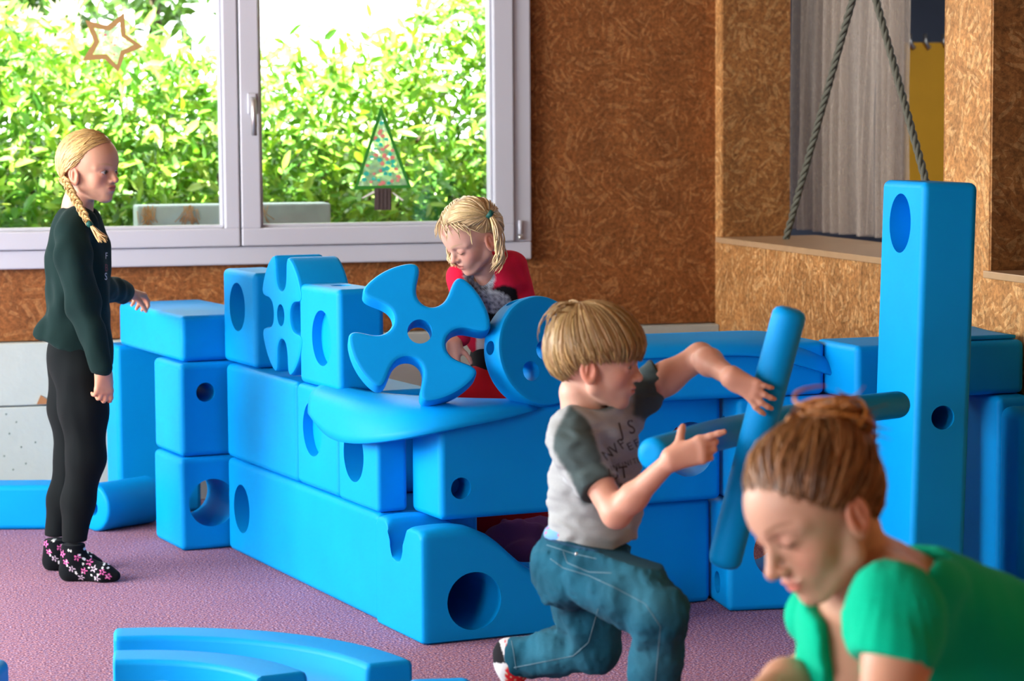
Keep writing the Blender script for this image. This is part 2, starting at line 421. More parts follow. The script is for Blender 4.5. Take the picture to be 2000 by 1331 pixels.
# the room beyond the openings
M_far = plain('far_wall_paint', srgb(104, 116, 136), .7, .12, 1.5)
o = rbox('wall_far', SR + 2.6, SR + 2.7, -3.0, QE, 0, ZC, M_far); struct(o, 'blue-grey wall of the next room')
o = rbox('wall_far_end', SR, SR + 2.7, -3.2, -3.0, 0, ZC, M_far); struct(o)
o = rbox('wall_next_room', SR - .1, SR + TH, -3.0, -.23, 0, ZC, plain('far_side_paint', srgb(96, 78, 62), .7, .1, 2)); struct(o)
o = rbox('floor_next_room', SR + .2, SR + 2.7, -3.2, -.221, -.1, 0, M_carpet); struct(o)
o = rbox('ceiling_next_room', SR - .1, SR + 3.4, -3.3, -.401, ZC, ZC + .2, M_ceil); struct(o)
o = rbox('wall_next_room_rear', SR + .3, SR + 2.7, QE, QE + .2, 0, ZC, M_far); struct(o)
# walls behind and beside the camera (daylight comes in by the side windows)
o = rbox('wall_left', SL - .2, SL, -.2, QE, 0, .85, M_osby); struct(o)
rbox('wall_left_upper', SL - .2, SL, -.2, QE, 2.4, ZC, M_osby, None)['kind'] = 'structure'
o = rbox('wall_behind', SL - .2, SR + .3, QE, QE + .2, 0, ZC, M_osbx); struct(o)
o = rbox('wall_left_pier', SL - .2, SL, 4.3, 5.9, .85, 2.4, M_osby); struct(o)
o = rbox('wall_left_end', SL - .2, SL, -.2, .45, .85, 2.4, M_osby); struct(o)
o = rbox('wall_left_rear', SL - .2, SL, 8.5, QE, .85, 2.4, M_osby); struct(o)
# ------------------------------------------------------------------ the blue foam blocks
YC = .431
CA = Vector((-math.sin(YC), math.cos(YC), 0)); CB = Vector((math.cos(YC), math.sin(YC), 0)); CO = Vector((-.354, 6.513, 0))
def cas(a, b, z): return CO + CA * a + CB * b + Vector((0, 0, z))
GRP = 'blue foam building blocks'
BEV = .019
def block(label, loc, rz, sx, sy, sz, holes=(), bev=BEV, rx=0, ry=0, name='foam_block'):
    """box with rounded edges; origin at its front left bottom corner; holes: (axis, side, c1, c2, r, depth)"""
    o = bm_obj(name, box_bm(0, sx, 0, sy, 0, sz, bev, 4), M_foam)
    cut = []
    dims = (sx, sy, sz)
    for ax, side, c1, c2, r, dp in holes:
        h0, h1 = (-.02, dp) if side == 0 else (dims[ax] - dp, dims[ax] + .02)
        if dp >= dims[ax]: h0, h1 = -.02, dims[ax] + .02
        cut.append(cyl_bm(ax, (c1, c2), r, h0, h1))
    if cut:
        boolean(o, cut)
        bm = bmesh.new(); bm.from_mesh(o.data); bad = []
        for ax, side, c1, c2, r, dp in holes:          # make sure no disc stays across a hole's mouth
            for h in ((0,) if side == 0 else (dims[ax],)) if dp < dims[ax] else (0, dims[ax]):
                c = Vector((h, c1, c2)) if ax == 0 else Vector((c1, h, c2)) if ax == 1 else Vector((c1, c2, h))
                bad += [f for f in bm.faces if len(f.verts) >= 36 and (f.calc_center_median() - c).length < .003 and max((v.co - c).length for v in f.verts) < r * 1.02]
        if bad: bmesh.ops.delete(bm, geom=list(set(bad)), context='FACES_ONLY')
        bm.to_mesh(o.data); bm.free()
    wn(o, .7)
    place(o, loc, rz, rx, ry)
    return tag(o, label, 'block', GRP)
def cblock(label, a0, a1, b0, b1, z0, z1, holes=(), dy=0, **k):
    return block(label, cas(a0, b0, z0), YC + dy, b1 - b0, a1 - a0, z1 - z0, holes, **k)
R8, R3 = .077, .031
cblock('long blue foam beam on the carpet, bottom row, round hole near its far end', .032, 1.345, 0, .3, 0, .299, [(0, 0, 1.205 - .032, .149, R8, .3)])
cblock('plain blue foam block of the middle row beside the two-block column', .682, 1.345, 0, .3, .3, .6)
cblock('blue foam cube with shallow round recess, middle row, under the draped mat', .337, .679, 0, .3, .301, .6, [(0, 0, .543 - .337, .175, .08, .03)])
cblock('blue foam cube below the draped mat with a deep round hole', .034, .333, 0, .09, .301, .6, [(0, 0, .242 - .034 - .03, .14, R8, .09)], bev=.014)
cblock('long blue foam beam bridging the gap behind the running boy', -.172, .03, .097, .955, .301, .598, [(1, 0, .158 - .097, .085, .029, .08), (1, 0, .853 - .097, .147, R8, .3)])
cblock('blue foam cube with deep hole standing highest beside the upright gear', 1.11, 1.424, .02, .17, .601, .9, [(0, 0, 1.277 - 1.11, .183, R8, .3)])
cblock('blue foam cube with shallow recess between the two gear wheels', .335, .66, .005, .148, .601, .893, [(0, 0, .468 - .335, .145, .08, .028), (2, 1, .075, .17, .03, .05)])
# doorway: column, upright leg and lintel
cblock('blue foam cube with a big see-through hole at the foot of the doorway column', 1.36, 1.655, -.152, -.005 + .15, 0, .299, [(1, 0, .105, .151, R8, .3), (0, 1, .15, .15, R8, .1)])
cblock('blue foam cube with a small round hole carrying the doorway slab', 1.38, 1.675, -.142, .155, .3, .599, [(1, 0, .085, .206, R3, .3)])
cblock('blue foam slab lying as lintel under the girl\'s hand', 1.43, 2.16, -.12, .18, .6, .75)
cblock('tall blue foam slab standing as the doorway leg behind the older girl', 2.13, 2.29, -.14, .16, 0, .6)
# slope block with groove
def slope_block():
    prof = [(-.012, .300), (.05, .304), (.10, .303), (.142, .296), (.182, .277), (.215, .253), (.248, .222), (.282, .192), (.315, .170), (.349, .155), (.397, .141), (.45, .136), (.53, .134), (.60, .134)]
    bs = np.array([q[0] for q in prof]); hs = np.array([q[1] for q in prof])
    st = np.concatenate([[-.012, -.009, -.002, .008], np.linspace(.02, .58, 46), [.592, .598, .60]])
    V = []; F = []
    a0, a1 = -.302, .028
    n = None
    for i, b in enumerate(st):
        h = float(np.interp(b, bs, hs))
        ins = {0: .012, 1: .005, 2: .0015, len(st) - 1: .012, len(st) - 2: .005, len(st) - 3: .0015}.get(i, 0)
        g = .103 if b < .15 else max(.048, .103 - (b - .15) * .3)
        L_ = [(a0 + ins, .006 + ins), (a0 + ins, h - .026), (a0 + .005 + ins, h - .012 - ins), (a0 + .014 + ins, h - .004 - ins), (a0 + .03, h - ins), (-.215, h - ins), (-.198, h - .006 - ins), (-.189, h - .02 - ins)]
        for t in np.linspace(0, math.pi, 11):
            L_.append((-.128 - math.cos(t) * (.058 - ins), h - g + .055 - math.sin(t) * .055 - ins * .5))
        L_ += [(-.067, h - .02 - ins), (-.058, h - .006 - ins), (-.042, h - ins), (a1 - .03, h - ins), (a1 - .014 - ins, h - .004 - ins), (a1 - .005 - ins, h - .012 - ins), (a1 - ins, h - .026), (a1 - ins, .006 + ins), (a1 - .008 - ins, ins), (a0 + .008 + ins, ins)]
        n = len(L_)
        V += [(b, a, z) for a, z in L_]
    for i in range(len(st) - 1):
        for k in range(n):
            F.append((i * n + k, (i + 1) * n + k, (i + 1) * n + (k + 1) % n, i * n + (k + 1) % n))
    F.append(tuple(range(n))); F.append(tuple((len(st) - 1) * n + k for k in range(n - 1, -1, -1)))
    o = mesh_np('foam_slope_block', V, F, M_foam)
    bm = bmesh.new(); bm.from_mesh(o.data); bmesh.ops.recalc_face_normals(bm, faces=bm.faces); bm.to_mesh(o.data); bm.free()
    boolean(o, [cyl_bm(1, (.137, .106), R8, -.4, .1)])
    wn(o, .8); place(o, CO, YC)
    tag(o, 'blue foam slope block with grooved top and big hole at the castle\'s near corner', 'block', GRP)
slope_block()
# right part of the castle
cblock('plain blue foam block on the carpet behind the boy\'s forward knee', -.117, .03, .64, .952, 0, .299)
block('blue foam cube on the carpet beyond the noodle tip, small hole in its side', (.592, 6.649, 0), .185, .3, .3, .299, [(1, 0, .152, .165, R8, .3), (0, 0, .105, .066, R3, .12)])
block('blue foam cube stacked behind the upright noodle, small side hole', (.617, 6.632, .3), .2, .3, .3, .299, [(0, 0, .13, .205, R3, .12)])
block('long blue foam slab topped with a thin mat, behind the boy\'s raised arm', (.29, 6.512, .6), .314, .607, .3, .15)
block('long blue foam slab lying behind the tall pillar', (.928, 6.53, .6), .33, .52, .26, .15)
block('tall blue foam pillar slab standing on end beside the woman', (1.008, 6.150, 0), .2, .150, .30, 1.2, [(0, 0, .155, 1.09, R8, .1), (1, 0, .075, .60, R3, .3)], ry=.029)
block('blue foam slab standing on end close behind the pillar\'s left edge', (.945, 6.60, 0), .25, .25, .15, .598)
block('dark blue foam slab upright under the lintel right of the pillar', (1.33, 6.62, 0), .24, .11, .3, .598)
block('blue foam panel with rounded corner standing at the right picture edge', (1.35, 6.40, 0), .24, .15, .15, .585, bev=.03)
block('low blue foam block at the foot of the right-hand panel', (1.28, 6.12, 0), .24, .26, .2, .15)
block('long low blue foam beam lying along the white plinth', (-2.35, 8.13, 0), .0, .85, .15, .152)
# hollow foam roll beside the beam
def ring(label, loc, axis_dir, r, hole, length, name, holes=None):
    bm = bmesh.new()
    prof = [(hole, 0), (r - .012, 0), (r - .004, .004), (r, .012), (r, length - .012), (r - .004, length - .004), (r - .012, length), (hole, length)]
    n = 48
    V = []; F = []
    for i, (rr, h) in enumerate(prof):
        for k in range(n):
            t = 2 * math.pi * k / n
            V.append((rr * math.cos(t), rr * math.sin(t), h))
    m_ = len(prof)
    for i in range(m_):
        for k in range(n):
            F.append((i * n + k, i * n + (k + 1) % n, ((i + 1) % m_) * n + (k + 1) % n, ((i + 1) % m_) * n + k))
    o = mesh_np(name, V, F, M_foam)
    bm.from_mesh(o.data); bmesh.ops.recalc_face_normals(bm, faces=bm.faces); bm.to_mesh(o.data); bm.free()
    wn(o, .7)
    o.location = loc; o.rotation_euler = Vector(axis_dir).to_track_quat('Z', 'Y').to_euler()
    return tag(o, label, 'block', GRP)
ring('short hollow blue foam roll on the carpet behind the older girl\'s legs', (-1.412, 8.09, .081), (.66, .75, 0), .081, .026, .25, 'foam_roll')

def poly_extrude(name, outer, depth, bev, holes=()):
    """outline (list of 2D points, ccw) extruded along z with rounded rims, centred on z=0"""
    P = np.array(outer); n = len(P)
    T = np.roll(P, -1, 0) - np.roll(P, 1, 0); T /= np.linalg.norm(T, axis=1)[:, None] + 1e-9
    Nn = np.stack([T[:, 1], -T[:, 0]], 1)
    V = []; F = []
    rings = []
    for ins, z in ((bev, -depth / 2), (bev * .3, -depth / 2 + bev * .3), (0, -depth / 2 + bev), (0, depth / 2 - bev), (bev * .3, depth / 2 - bev * .3), (bev, depth / 2)):
        q = P - Nn * ins
        rings.append(len(V)); V += [(x, y, z) for x, y in q]
    for i in range(len(rings) - 1):
        for k in range(n):
            F.append((rings[i] + k, rings[i] + (k + 1) % n, rings[i + 1] + (k + 1) % n, rings[i + 1] + k))
    F.append(tuple(range(n - 1, -1, -1))); F.append(tuple(rings[-1] + k for k in range(n)))
    o = mesh_np(name, V, F, M_foam)
    if holes: boolean(o, holes)
    return wn(o, .7)
def gear_outline(R=.192):
    pts = []
    for q in range(4):
        base = q * math.pi / 2
        # lobe arc, then slot centred at base+45deg
        loc = []
        for t in np.linspace(-.50, .50, 18): loc.append((R * math.cos(t), R * math.sin(t)))
        # slot in direction 45deg, local axes (u along slot, w across)
        cs = math.cos(math.pi / 4)
        slot = [(.170, -.047), (.145, -.0455), (.118, -.0445)]
        for t in np.linspace(-math.pi / 2 + .1, math.pi / 2 - .1, 11): slot.append((.116 - .045 * math.cos(t), .045 * math.sin(t)))
        slot += [(.118, .0445), (.145, .0455), (.170, .047)]
        for u, w in slot: loc.append((u * cs - w * cs, u * cs + w * cs))
        for x, y in loc: pts.append((x * math.cos(base) - y * math.sin(base), x * math.sin(base) + y * math.cos(base)))
    P = np.array(pts)
    # resample evenly and relax so lobe corners are round
    for _ in range(2):
        d = np.linalg.norm(np.roll(P, -1, 0) - P, axis=1); s = np.concatenate([[0], np.cumsum(d)])
        u = np.linspace(0, s[-1], 221)[:-1]; Pc = np.vstack([P, P[:1]])
        P = np.stack([np.interp(u, s, Pc[:, 0]), np.interp(u, s, Pc[:, 1])], 1)
        for _ in range(4): P = P * .5 + (np.roll(P, 1, 0) + np.roll(P, -1, 0)) * .25
    return P
def frame_obj(o, loc, xax, nrm):
    """turn the object's z onto nrm with its x towards xax"""
    z = Vector(nrm).normalized(); x = Vector(xax); x = (x - z * x.dot(z)).normalized(); y = z.cross(x)
    o.rotation_euler = Matrix((x, y, z)).transposed().to_euler(); o.location = loc
    return o
def gear(label, loc, xax, nrm, th=.13):
    o = poly_extrude('foam_gear', gear_outline(), th, .013, [cyl_bm(2, (0, 0), .033, -.2, .2)])
    frame_obj(o, loc, xax, nrm)
    return tag(o, label, 'gear wheel', 'blue foam gear wheels')
gear('blue foam gear wheel standing upright between the two cubes', cas(.805, .08, .79), CA * -.707 + Vector((0, 0, .707)), -CB, .16)
_n = (Vector((.1, -1, .33))).normalized()
_x = Vector((1, .1, 0)); _x = (_x - _n * _x.dot(_n)).normalized(); _y = _n.cross(_x)
_r = math.radians(27)
gear('large blue foam gear wheel leaning on a cube in front of the girl in red', px(820, 648, 6.43) - _n * .045, _x * math.cos(_r) + _y * math.sin(_r), _n, .092)
def wheel():
    P = [(.151 * math.cos(t), .151 * math.sin(t)) for t in np.linspace(0, 2 * math.pi, 97)[:-1]]
    holes = [cyl_bm(2, (.075 * math.cos(t), .075 * math.sin(t)), .027, -.2, .2) for t in (math.radians(225), math.radians(315), math.radians(45), math.radians(135))][0:1] + [cyl_bm(2, (0, 0), .027, -.2, .2)]
    for t in (math.radians(112), math.radians(172), math.radians(52)):
        c = cyl_bm(0, (0, 0), .019, .09, .2)
        bmesh.ops.rotate(c, verts=c.verts, cent=(0, 0, 0), matrix=Matrix.Rotation(t, 3, 'Z'))
        holes.append(c)
    o = poly_extrude('foam_disc', P, .078, .014, holes)
    n = Vector((.58, -.79, .2)); frame_obj(o, px(1062, 685, 6.53) - n.normalized() * .036, (.80, .6, 0), n)
    tag(o, 'round blue foam disc with holes in face and rim, beside the boy\'s head', 'wheel', GRP)
wheel()

# curved channel pieces in the foreground
def arc_channel(label, c, r0, r1, g0, g1, a0, a1, h, name='foam_arc_channel'):
    st = np.radians(np.linspace(a0, a1, 40))
    sec = []
    b = .014
    gm, gr = (g0 + g1) / 2, (g1 - g0) / 2
    out = [(r0, b), (r0, h - b), (r0 + b * .3, h - b * .3), (r0 + b, h), (g0 - b, h), (g0 - b * .3, h - b * .3), (g0, h - b)]
    for t in np.linspace(0, math.pi, 11)[1:-1]: out.append((gm - gr * math.cos(t), h - b - math.sin(t) * (h - .04)))
    out += [(g1, h - b), (g1 + b * .3, h - b * .3), (g1 + b, h), (r1 - b, h), (r1 - b * .3, h - b * .3), (r1, h - b), (r1, b), (r1 - b, 0), (r0 + b, 0)]
    n = len(out); V = []; F = []
    ang = list(st); e = .011 / r1
    stations = [(ang[0], .012), (ang[0] + e * .4, .004), (ang[0] + e, 0)] + [(t, 0) for t in ang[1:-1]] + [(ang[-1] - e, 0), (ang[-1] - e * .4, .004), (ang[-1], .012)]
    rc, zc = (r0 + r1) / 2, h / 2
    O2 = np.array(out); T = np.roll(O2, -1, 0) - np.roll(O2, 1, 0); T /= np.linalg.norm(T, axis=1)[:, None]
    Nn = np.stack([-T[:, 1], T[:, 0]], 1)
    for t, ins in stations:
        for (r, z), q in zip(out, Nn):
            rr, zz = r - q[0] * ins, max(0, z - q[1] * ins)
            V.append((rr * math.cos(t), rr * math.sin(t), zz))
    m_ = len(stations)
    for i in range(m_ - 1):
        for k in range(n): F.append((i * n + k, i * n + (k + 1) % n, (i + 1) * n + (k + 1) % n, (i + 1) * n + k))
    F.append(tuple(range(n - 1, -1, -1))); F.append(tuple((m_ - 1) * n + k for k in range(n)))
    o = mesh_np(name, V, F, M_foam)
    bm = bmesh.new(); bm.from_mesh(o.data); bmesh.ops.recalc_face_normals(bm, faces=bm.faces); bm.to_mesh(o.data); bm.free()
    wn(o, .8); o.location = c
    return tag(o, label, 'block', GRP)
arc_channel('curved blue foam channel lying on the carpet in the foreground', (-.855, 5.085, 0), .325, .70, .445, .585, 26, 99, .15)
block('blue foam block at the bottom picture edge beside the curved channel', (-.222, 5.04, 0), .1, .15, .18, .15, bev=.025)
block('blue foam block cut by the left picture edge in the foreground', (-1.5, 5.28, 0), .0, .355, .16, .15, bev=.02)
def peg():
    V, F = tube_np([(0, 0, 0), (0, 0, .12), (0, 0, .128), (0, 0, .131)], [.035, .035, .03, .02], 24)
    o = mesh_np('foam_peg', V, F, M_foam); wn(o); o.location = pz(312, 1334, .131) * 1; o.location.z = 0
    tag(o, 'small round blue foam peg inside the curved channel\'s bend', 'block', GRP)
peg()

# thin flexible mats
def sheet(name, rows, mat, th=.012, sub=2):
    """solid sheet through a grid of points (rows of equal length)"""
    nr, nc = len(rows), len(rows[0])
    V = [tuple(p) for r in rows for p in r]
    F = [(i * nc + k, i * nc + k + 1, (i + 1) * nc + k + 1, (i + 1) * nc + k) for i in range(nr - 1) for k in range(nc - 1)]
    o = mesh_np(name, V, F, mat)
    m1 = o.modifiers.new('sub', 'SUBSURF'); m1.levels = sub; m1.render_levels = sub; m1.boundary_smooth = 'PRESERVE_CORNERS'
    m2 = o.modifiers.new('sol', 'SOLIDIFY'); m2.thickness = th; m2.offset = 0
    dg = bpy.context.evaluated_depsgraph_get()
    me = bpy.data.meshes.new_from_object(o.evaluated_get(dg)); o.modifiers.clear(); o.data = me; smooth(me)
    return o
ra = [cas(.50, .03, .610), cas(.36, .05, .610), cas(.22, .05, .609), cas(.12, .10, .607), cas(.03, .17, .606), cas(-.05, .24, .606), cas(-.10, .31, .606), cas(-.142, .372, .606)]
rb = [cas(.47, -.025, .595), cas(.33, -.03, .603), cas(.18, -.02, .606), cas(.06, .02, .606), cas(-.03, .10, .609), cas(-.10, .19, .608), cas(-.15, .28, .607), cas(-.160, .375, .604)]
rc = [cas(.45, -.04, .57), cas(.30, -.05, .575), cas(.15, -.055, .58), cas(.0, -.04, .58), cas(-.135, .03, .606), cas(-.205, .14, .604), cas(-.212, .26, .601), cas(-.182, .372, .592)]
rd_ = [cas(.44, -.045, .535), cas(.29, -.06, .495), cas(.14, -.07, .485), cas(-.03, -.055, .50), cas(-.175, .0, .528), cas(-.225, .12, .554), cas(-.212, .26, .568), cas(-.186, .374, .585)]
o = sheet('foam_mat', [ra, rb, rc, rd_], M_foam, .012)
tag(o, 'thin wavy blue foam mat drooping over the block edge under the large gear', 'mat', 'thin blue foam mats')
def r1(u, v, z): return Vector((.29, 6.512, 0)) + Vector((math.cos(.314), math.sin(.314), 0)) * u + Vector((-math.sin(.314), math.cos(.314), 0)) * v + Vector((0, 0, z))
us = [-.02, .1, .25, .4, .53, .59, .63]
rows = [[r1(u, .235, .760 - max(0, u - .55) * .5) for u in us], [r1(u, .10, .760 - max(0, u - .54) * .6) for u in us],
        [r1(u, .0, .758 - max(0, u - .5) * .5) for u in us], [r1(u, -.022, .742 - max(0, u - .45) * .45) for u in us], [r1(u, -.030, .722 - max(0, u - .4) * .30) for u in us]]
o = sheet('foam_mat', rows, M_foam, .011)
tag(o, 'thin blue foam mat covering the slab behind the boy\'s arm, one corner hanging', 'mat', 'thin blue foam mats')
def r7(u, v, z): return Vector((.928, 6.53, 0)) + Vector((math.cos(.33), math.sin(.33), 0)) * u + Vector((-math.sin(.33), math.cos(.33), 0)) * v + Vector((0, 0, z))
us = [.28, .33, .38, .42, .46, .5]
rows = [[r7(u, v, .757 + (.012 if v > .2 else 0) * math.exp(-((u - .42) / .1) ** 2)) for u in us] for v in (.25, .15, .02)]
o = sheet('foam_mat', rows, M_foam, .01)
tag(o, 'thin blue foam mat lying on the slab right of the pillar', 'mat', 'thin blue foam mats')
# ------------------------------------------------------------------ people: implicit surfaces meshed with surface nets
def npv(v): return np.array(tuple(v), np.float32)
def smin(a, b, k):
    if k <= 0: return np.minimum(a, b)
    h = np.clip(.5 + .5 * (b - a) / k, 0, 1)
    return b + (a - b) * h - k * h * (1 - h)
def smax(a, b, k): return -smin(-a, -b, k)
class Vol:
    def __init__(s, lo, hi, h):
        s.lo = npv(lo); s.h = h
        s.n = [int(math.ceil((b - a) / h)) + 1 for a, b in zip(lo, hi)]
        s.ax = [(s.lo[i] + np.arange(s.n[i], dtype=np.float32) * h).astype(np.float32) for i in range(3)]
        s.d = np.full(s.n, .5, np.float32)
    def _sl(s, lo, hi, m):
        out = []
        for i in range(3):
            a = int(max(0, math.floor((lo[i] - m - s.lo[i]) / s.h))); b = int(min(s.n[i], math.ceil((hi[i] + m - s.lo[i]) / s.h) + 1))
            if b <= a: return None
            out.append(slice(a, b))
        return tuple(out)
    def _pts(s, sl):
        return s.ax[0][sl[0]][:, None, None], s.ax[1][sl[1]][None, :, None], s.ax[2][sl[2]][None, None, :]
    def _ap(s, lo, hi, f, k, op):
        sl = s._sl(lo, hi, k + 4 * s.h)
        if sl is None: return
        v = f(*s._pts(sl))
        s.d[sl] = smin(s.d[sl], v, k) if op == 'u' else smax(s.d[sl], -v, k)
    def cone(s, a, b, r1, r2=None, k=.01, op='u', flat=None):
        """tapered capsule; flat=(axis, factor) squashes the cross-section along axis"""
        a, b = npv(a), npv(b); r2 = r1 if r2 is None else r2
        R = max(r1, r2)
        lo = np.minimum(a, b) - R; hi = np.maximum(a, b) + R
        ba = b - a; L2 = float(ba @ ba) + 1e-12
        if flat is not None: fa = npv(flat[0]); fa /= np.linalg.norm(fa); ff = 1 / flat[1] ** 2 - 1
        def f(X, Y, Z):
            px_, py_, pz_ = X - a[0], Y - a[1], Z - a[2]
            t = np.clip((px_ * ba[0] + py_ * ba[1] + pz_ * ba[2]) / L2, 0, 1)
            qx, qy, qz = px_ - t * ba[0], py_ - t * ba[1], pz_ - t * ba[2]
            q2 = qx * qx + qy * qy + qz * qz
            if flat is not None:
                w = qx * fa[0] + qy * fa[1] + qz * fa[2]; q2 = q2 + w * w * ff
            return np.sqrt(q2) - (r1 + (r2 - r1) * t)
        s._ap(lo, hi, f, k, op)
        return s
    def ell(s, c, r, R=None, k=.01, op='u'):
        c = npv(c); r = np.array(r, np.float32) * np.ones(3, np.float32); m = float(max(r))
        A = np.eye(3, dtype=np.float32) if R is None else np.array(R, np.float32)   # rows are local axes
        def f(X, Y, Z):
            x, y, z = X - c[0], Y - c[1], Z - c[2]
            u = [(x * A[i][0] + y * A[i][1] + z * A[i][2]) / r[i] for i in range(3)]
            k0 = np.sqrt(u[0] ** 2 + u[1] ** 2 + u[2] ** 2); k1 = np.sqrt((u[0] / r[0]) ** 2 + (u[1] / r[1]) ** 2 + (u[2] / r[2]) ** 2) + 1e-6
            return k0 * (k0 - 1) / k1
        s._ap(c - m, c + m, f, k, op)
        return s
    def chain(s, pts, rad, k=.01, kk=None, **kw):
        for i in range(len(pts) - 1): s.cone(pts[i], pts[i + 1], rad[i], rad[i + 1], k if i == 0 else (kk or k), **kw)
        return s
    def plane(s, p, n, k=0):
        """keep the side of the plane opposite to n"""
        p, n = npv(p), npv(n); n = n / np.linalg.norm(n)
        X, Y, Z = s._pts((slice(None),) * 3)
        s.d = smax(s.d, (X - p[0]) * n[0] + (Y - p[1]) * n[1] + (Z - p[2]) * n[2], k).astype(np.float32)
        return s
    def fn(s, g):
        X, Y, Z = s._pts((slice(None),) * 3); s.d = g(s.d, X, Y, Z).astype(np.float32); return s
    def folds(s, amp, freq, seed=1, n=4, stretch=(1, 1, 1)):
        r = np.random.default_rng(seed)
        X, Y, Z = s._pts((slice(None),) * 3)
        X = X * stretch[0]; Y = Y * stretch[1]; Z = Z * stretch[2]
        acc = 0
        w = .012 * np.sin(Z * freq * .7 + 1) + .012 * np.sin(X * freq * .9 + 2)
        for i in range(n):
            v = r.normal(size=3); v /= np.linalg.norm(v); f = freq * r.uniform(.7, 1.5)
            acc = acc + np.sin((X * v[0] + Y * v[1] + Z * v[2] + w) * f + r.uniform(0, 6.28))
        s.d = (s.d + amp * acc / n).astype(np.float32); return s
    def mesh(s):
        d = s.d; n = d.shape
        ins = d < 0
        c = [ins[i:n[0] - 1 + i, j:n[1] - 1 + j, k:n[2] - 1 + k] for i in (0, 1) for j in (0, 1) for k in (0, 1)]
        a8 = c[0].copy(); o8 = c[0].copy()
        for x in c[1:]: a8 &= x; o8 |= x
        act = o8 & ~a8
        idx = np.argwhere(act); ids = np.full(act.shape, -1, np.int64); ids[act] = np.arange(len(idx))
        cor = [(i, j, k) for i in (0, 1) for j in (0, 1) for k in (0, 1)]
        dv = np.stack([d[idx[:, 0] + a, idx[:, 1] + b, idx[:, 2] + e] for a, b, e in cor], 1)
        acc = np.zeros((len(idx), 3)); w = np.zeros(len(idx))
        for a in range(8):
            for b in range(a + 1, 8):
                if sum(abs(cor[a][q] - cor[b][q]) for q in range(3)) != 1: continue
                m = (dv[:, a] < 0) != (dv[:, b] < 0)
                t = np.where(m, dv[:, a] / (dv[:, a] - dv[:, b] + 1e-12), 0)
                p = np.array(cor[a])[None] + t[:, None] * (np.array(cor[b]) - np.array(cor[a]))[None]
                acc += p * m[:, None]; w += m
        V = (idx + acc / w[:, None]) * s.h + s.lo[None]
        F = []
        for ax in range(3):
            sl0 = [slice(None)] * 3; sl1 = [slice(None)] * 3
            sl0[ax] = slice(0, -1); sl1[ax] = slice(1, None)
            a_, b_ = ins[tuple(sl0)], ins[tuple(sl1)]
            for flip in (0, 1):
                e = np.argwhere((a_ & ~b_) if not flip else (~a_ & b_))
                u, v = (ax + 1) % 3, (ax + 2) % 3
                ok = (e[:, u] > 0) & (e[:, v] > 0) & (e[:, u] < n[u] - 1) & (e[:, v] < n[v] - 1)
                e = e[ok]
                def g(du, dv_):
                    q = e.copy(); q[:, u] -= du; q[:, v] -= dv_
                    return ids[q[:, 0], q[:, 1], q[:, 2]]
                quad = np.stack([g(1, 1), g(0, 1), g(0, 0), g(1, 0)], 1)
                if flip: quad = quad[:, ::-1]
                F.append(quad)
        F = np.concatenate(F) if F else np.zeros((0, 4), int)
        return V, F[(F >= 0).all(1)]
def relax(V, F, it=2, lam=.5):
    V = V.copy(); E_ = np.concatenate([F[:, [i, (i + 1) % 4]] for i in range(4)])
    for _ in range(it):
        acc = np.zeros_like(V); c = np.zeros(len(V))
        for a, b in ((0, 1), (1, 0)):
            np.add.at(acc, E_[:, a], V[E_[:, b]]); np.add.at(c, E_[:, a], 1)
        V = V * (1 - lam) + lam * acc / np.maximum(c, 1)[:, None]
    return V
def np_obj(name, V, F, mat, parent=None, cols=None, off=None):
    """fast mesh object from arrays; off is subtracted (object frame = thing's frame)"""
    V = np.asarray(V, np.float32)
    if off is not None: V = V - np.array(tuple(off), np.float32)
    F = np.asarray(F, np.int32); k = F.shape[1]
    me = bpy.data.meshes.new(name)
    me.vertices.add(len(V)); me.vertices.foreach_set('co', V.ravel())
    me.loops.add(F.size); me.loops.foreach_set('vertex_index', F.ravel())
    me.polygons.add(len(F)); me.polygons.foreach_set('loop_start', np.arange(0, F.size, k, dtype=np.int32)); me.polygons.foreach_set('loop_total', np.full(len(F), k, np.int32))
    me.polygons.foreach_set('use_smooth', np.ones(len(F), bool))
    me.update(calc_edges=True); me.validate()
    if cols is not None:
        at = me.color_attributes.new('Col', 'FLOAT_COLOR', 'POINT')
        c = np.ones((len(V), 4), np.float32); c[:, :3] = cols; at.data.foreach_set('color', c.ravel())
    if mat: me.materials.append(mat)
    return link(bpy.data.objects.new(name, me), parent)
def blend(C, col, w):
    w = np.clip(w, 0, 1)[:, None]; return C * (1 - w) + np.array(col[:3])[None] * w
def gs(V, c, r):
    """soft spot: 1 at c, falling to 0 at the ellipsoid r"""
    q = (((V - np.array(c)) / np.array(r)) ** 2).sum(1); return np.clip(1.25 - q, 0, 1)

M_skin = vcol('skin', .48, .35, .08, 500, sss=.12, var=.03, vscale=40)
M_hair = vcol('hair', .42, .4, 0, var=.12, vscale=180)
M_cloth = vcol('cotton', .9, .08, .3, 900, sheen=.03, var=.06, vscale=300)
M_denim = vcol('denim', .9, .08, .5, 1100, sheen=.02, var=.14, vscale=420)
M_eye = vcol('eye', .12, .6, 0, var=0)

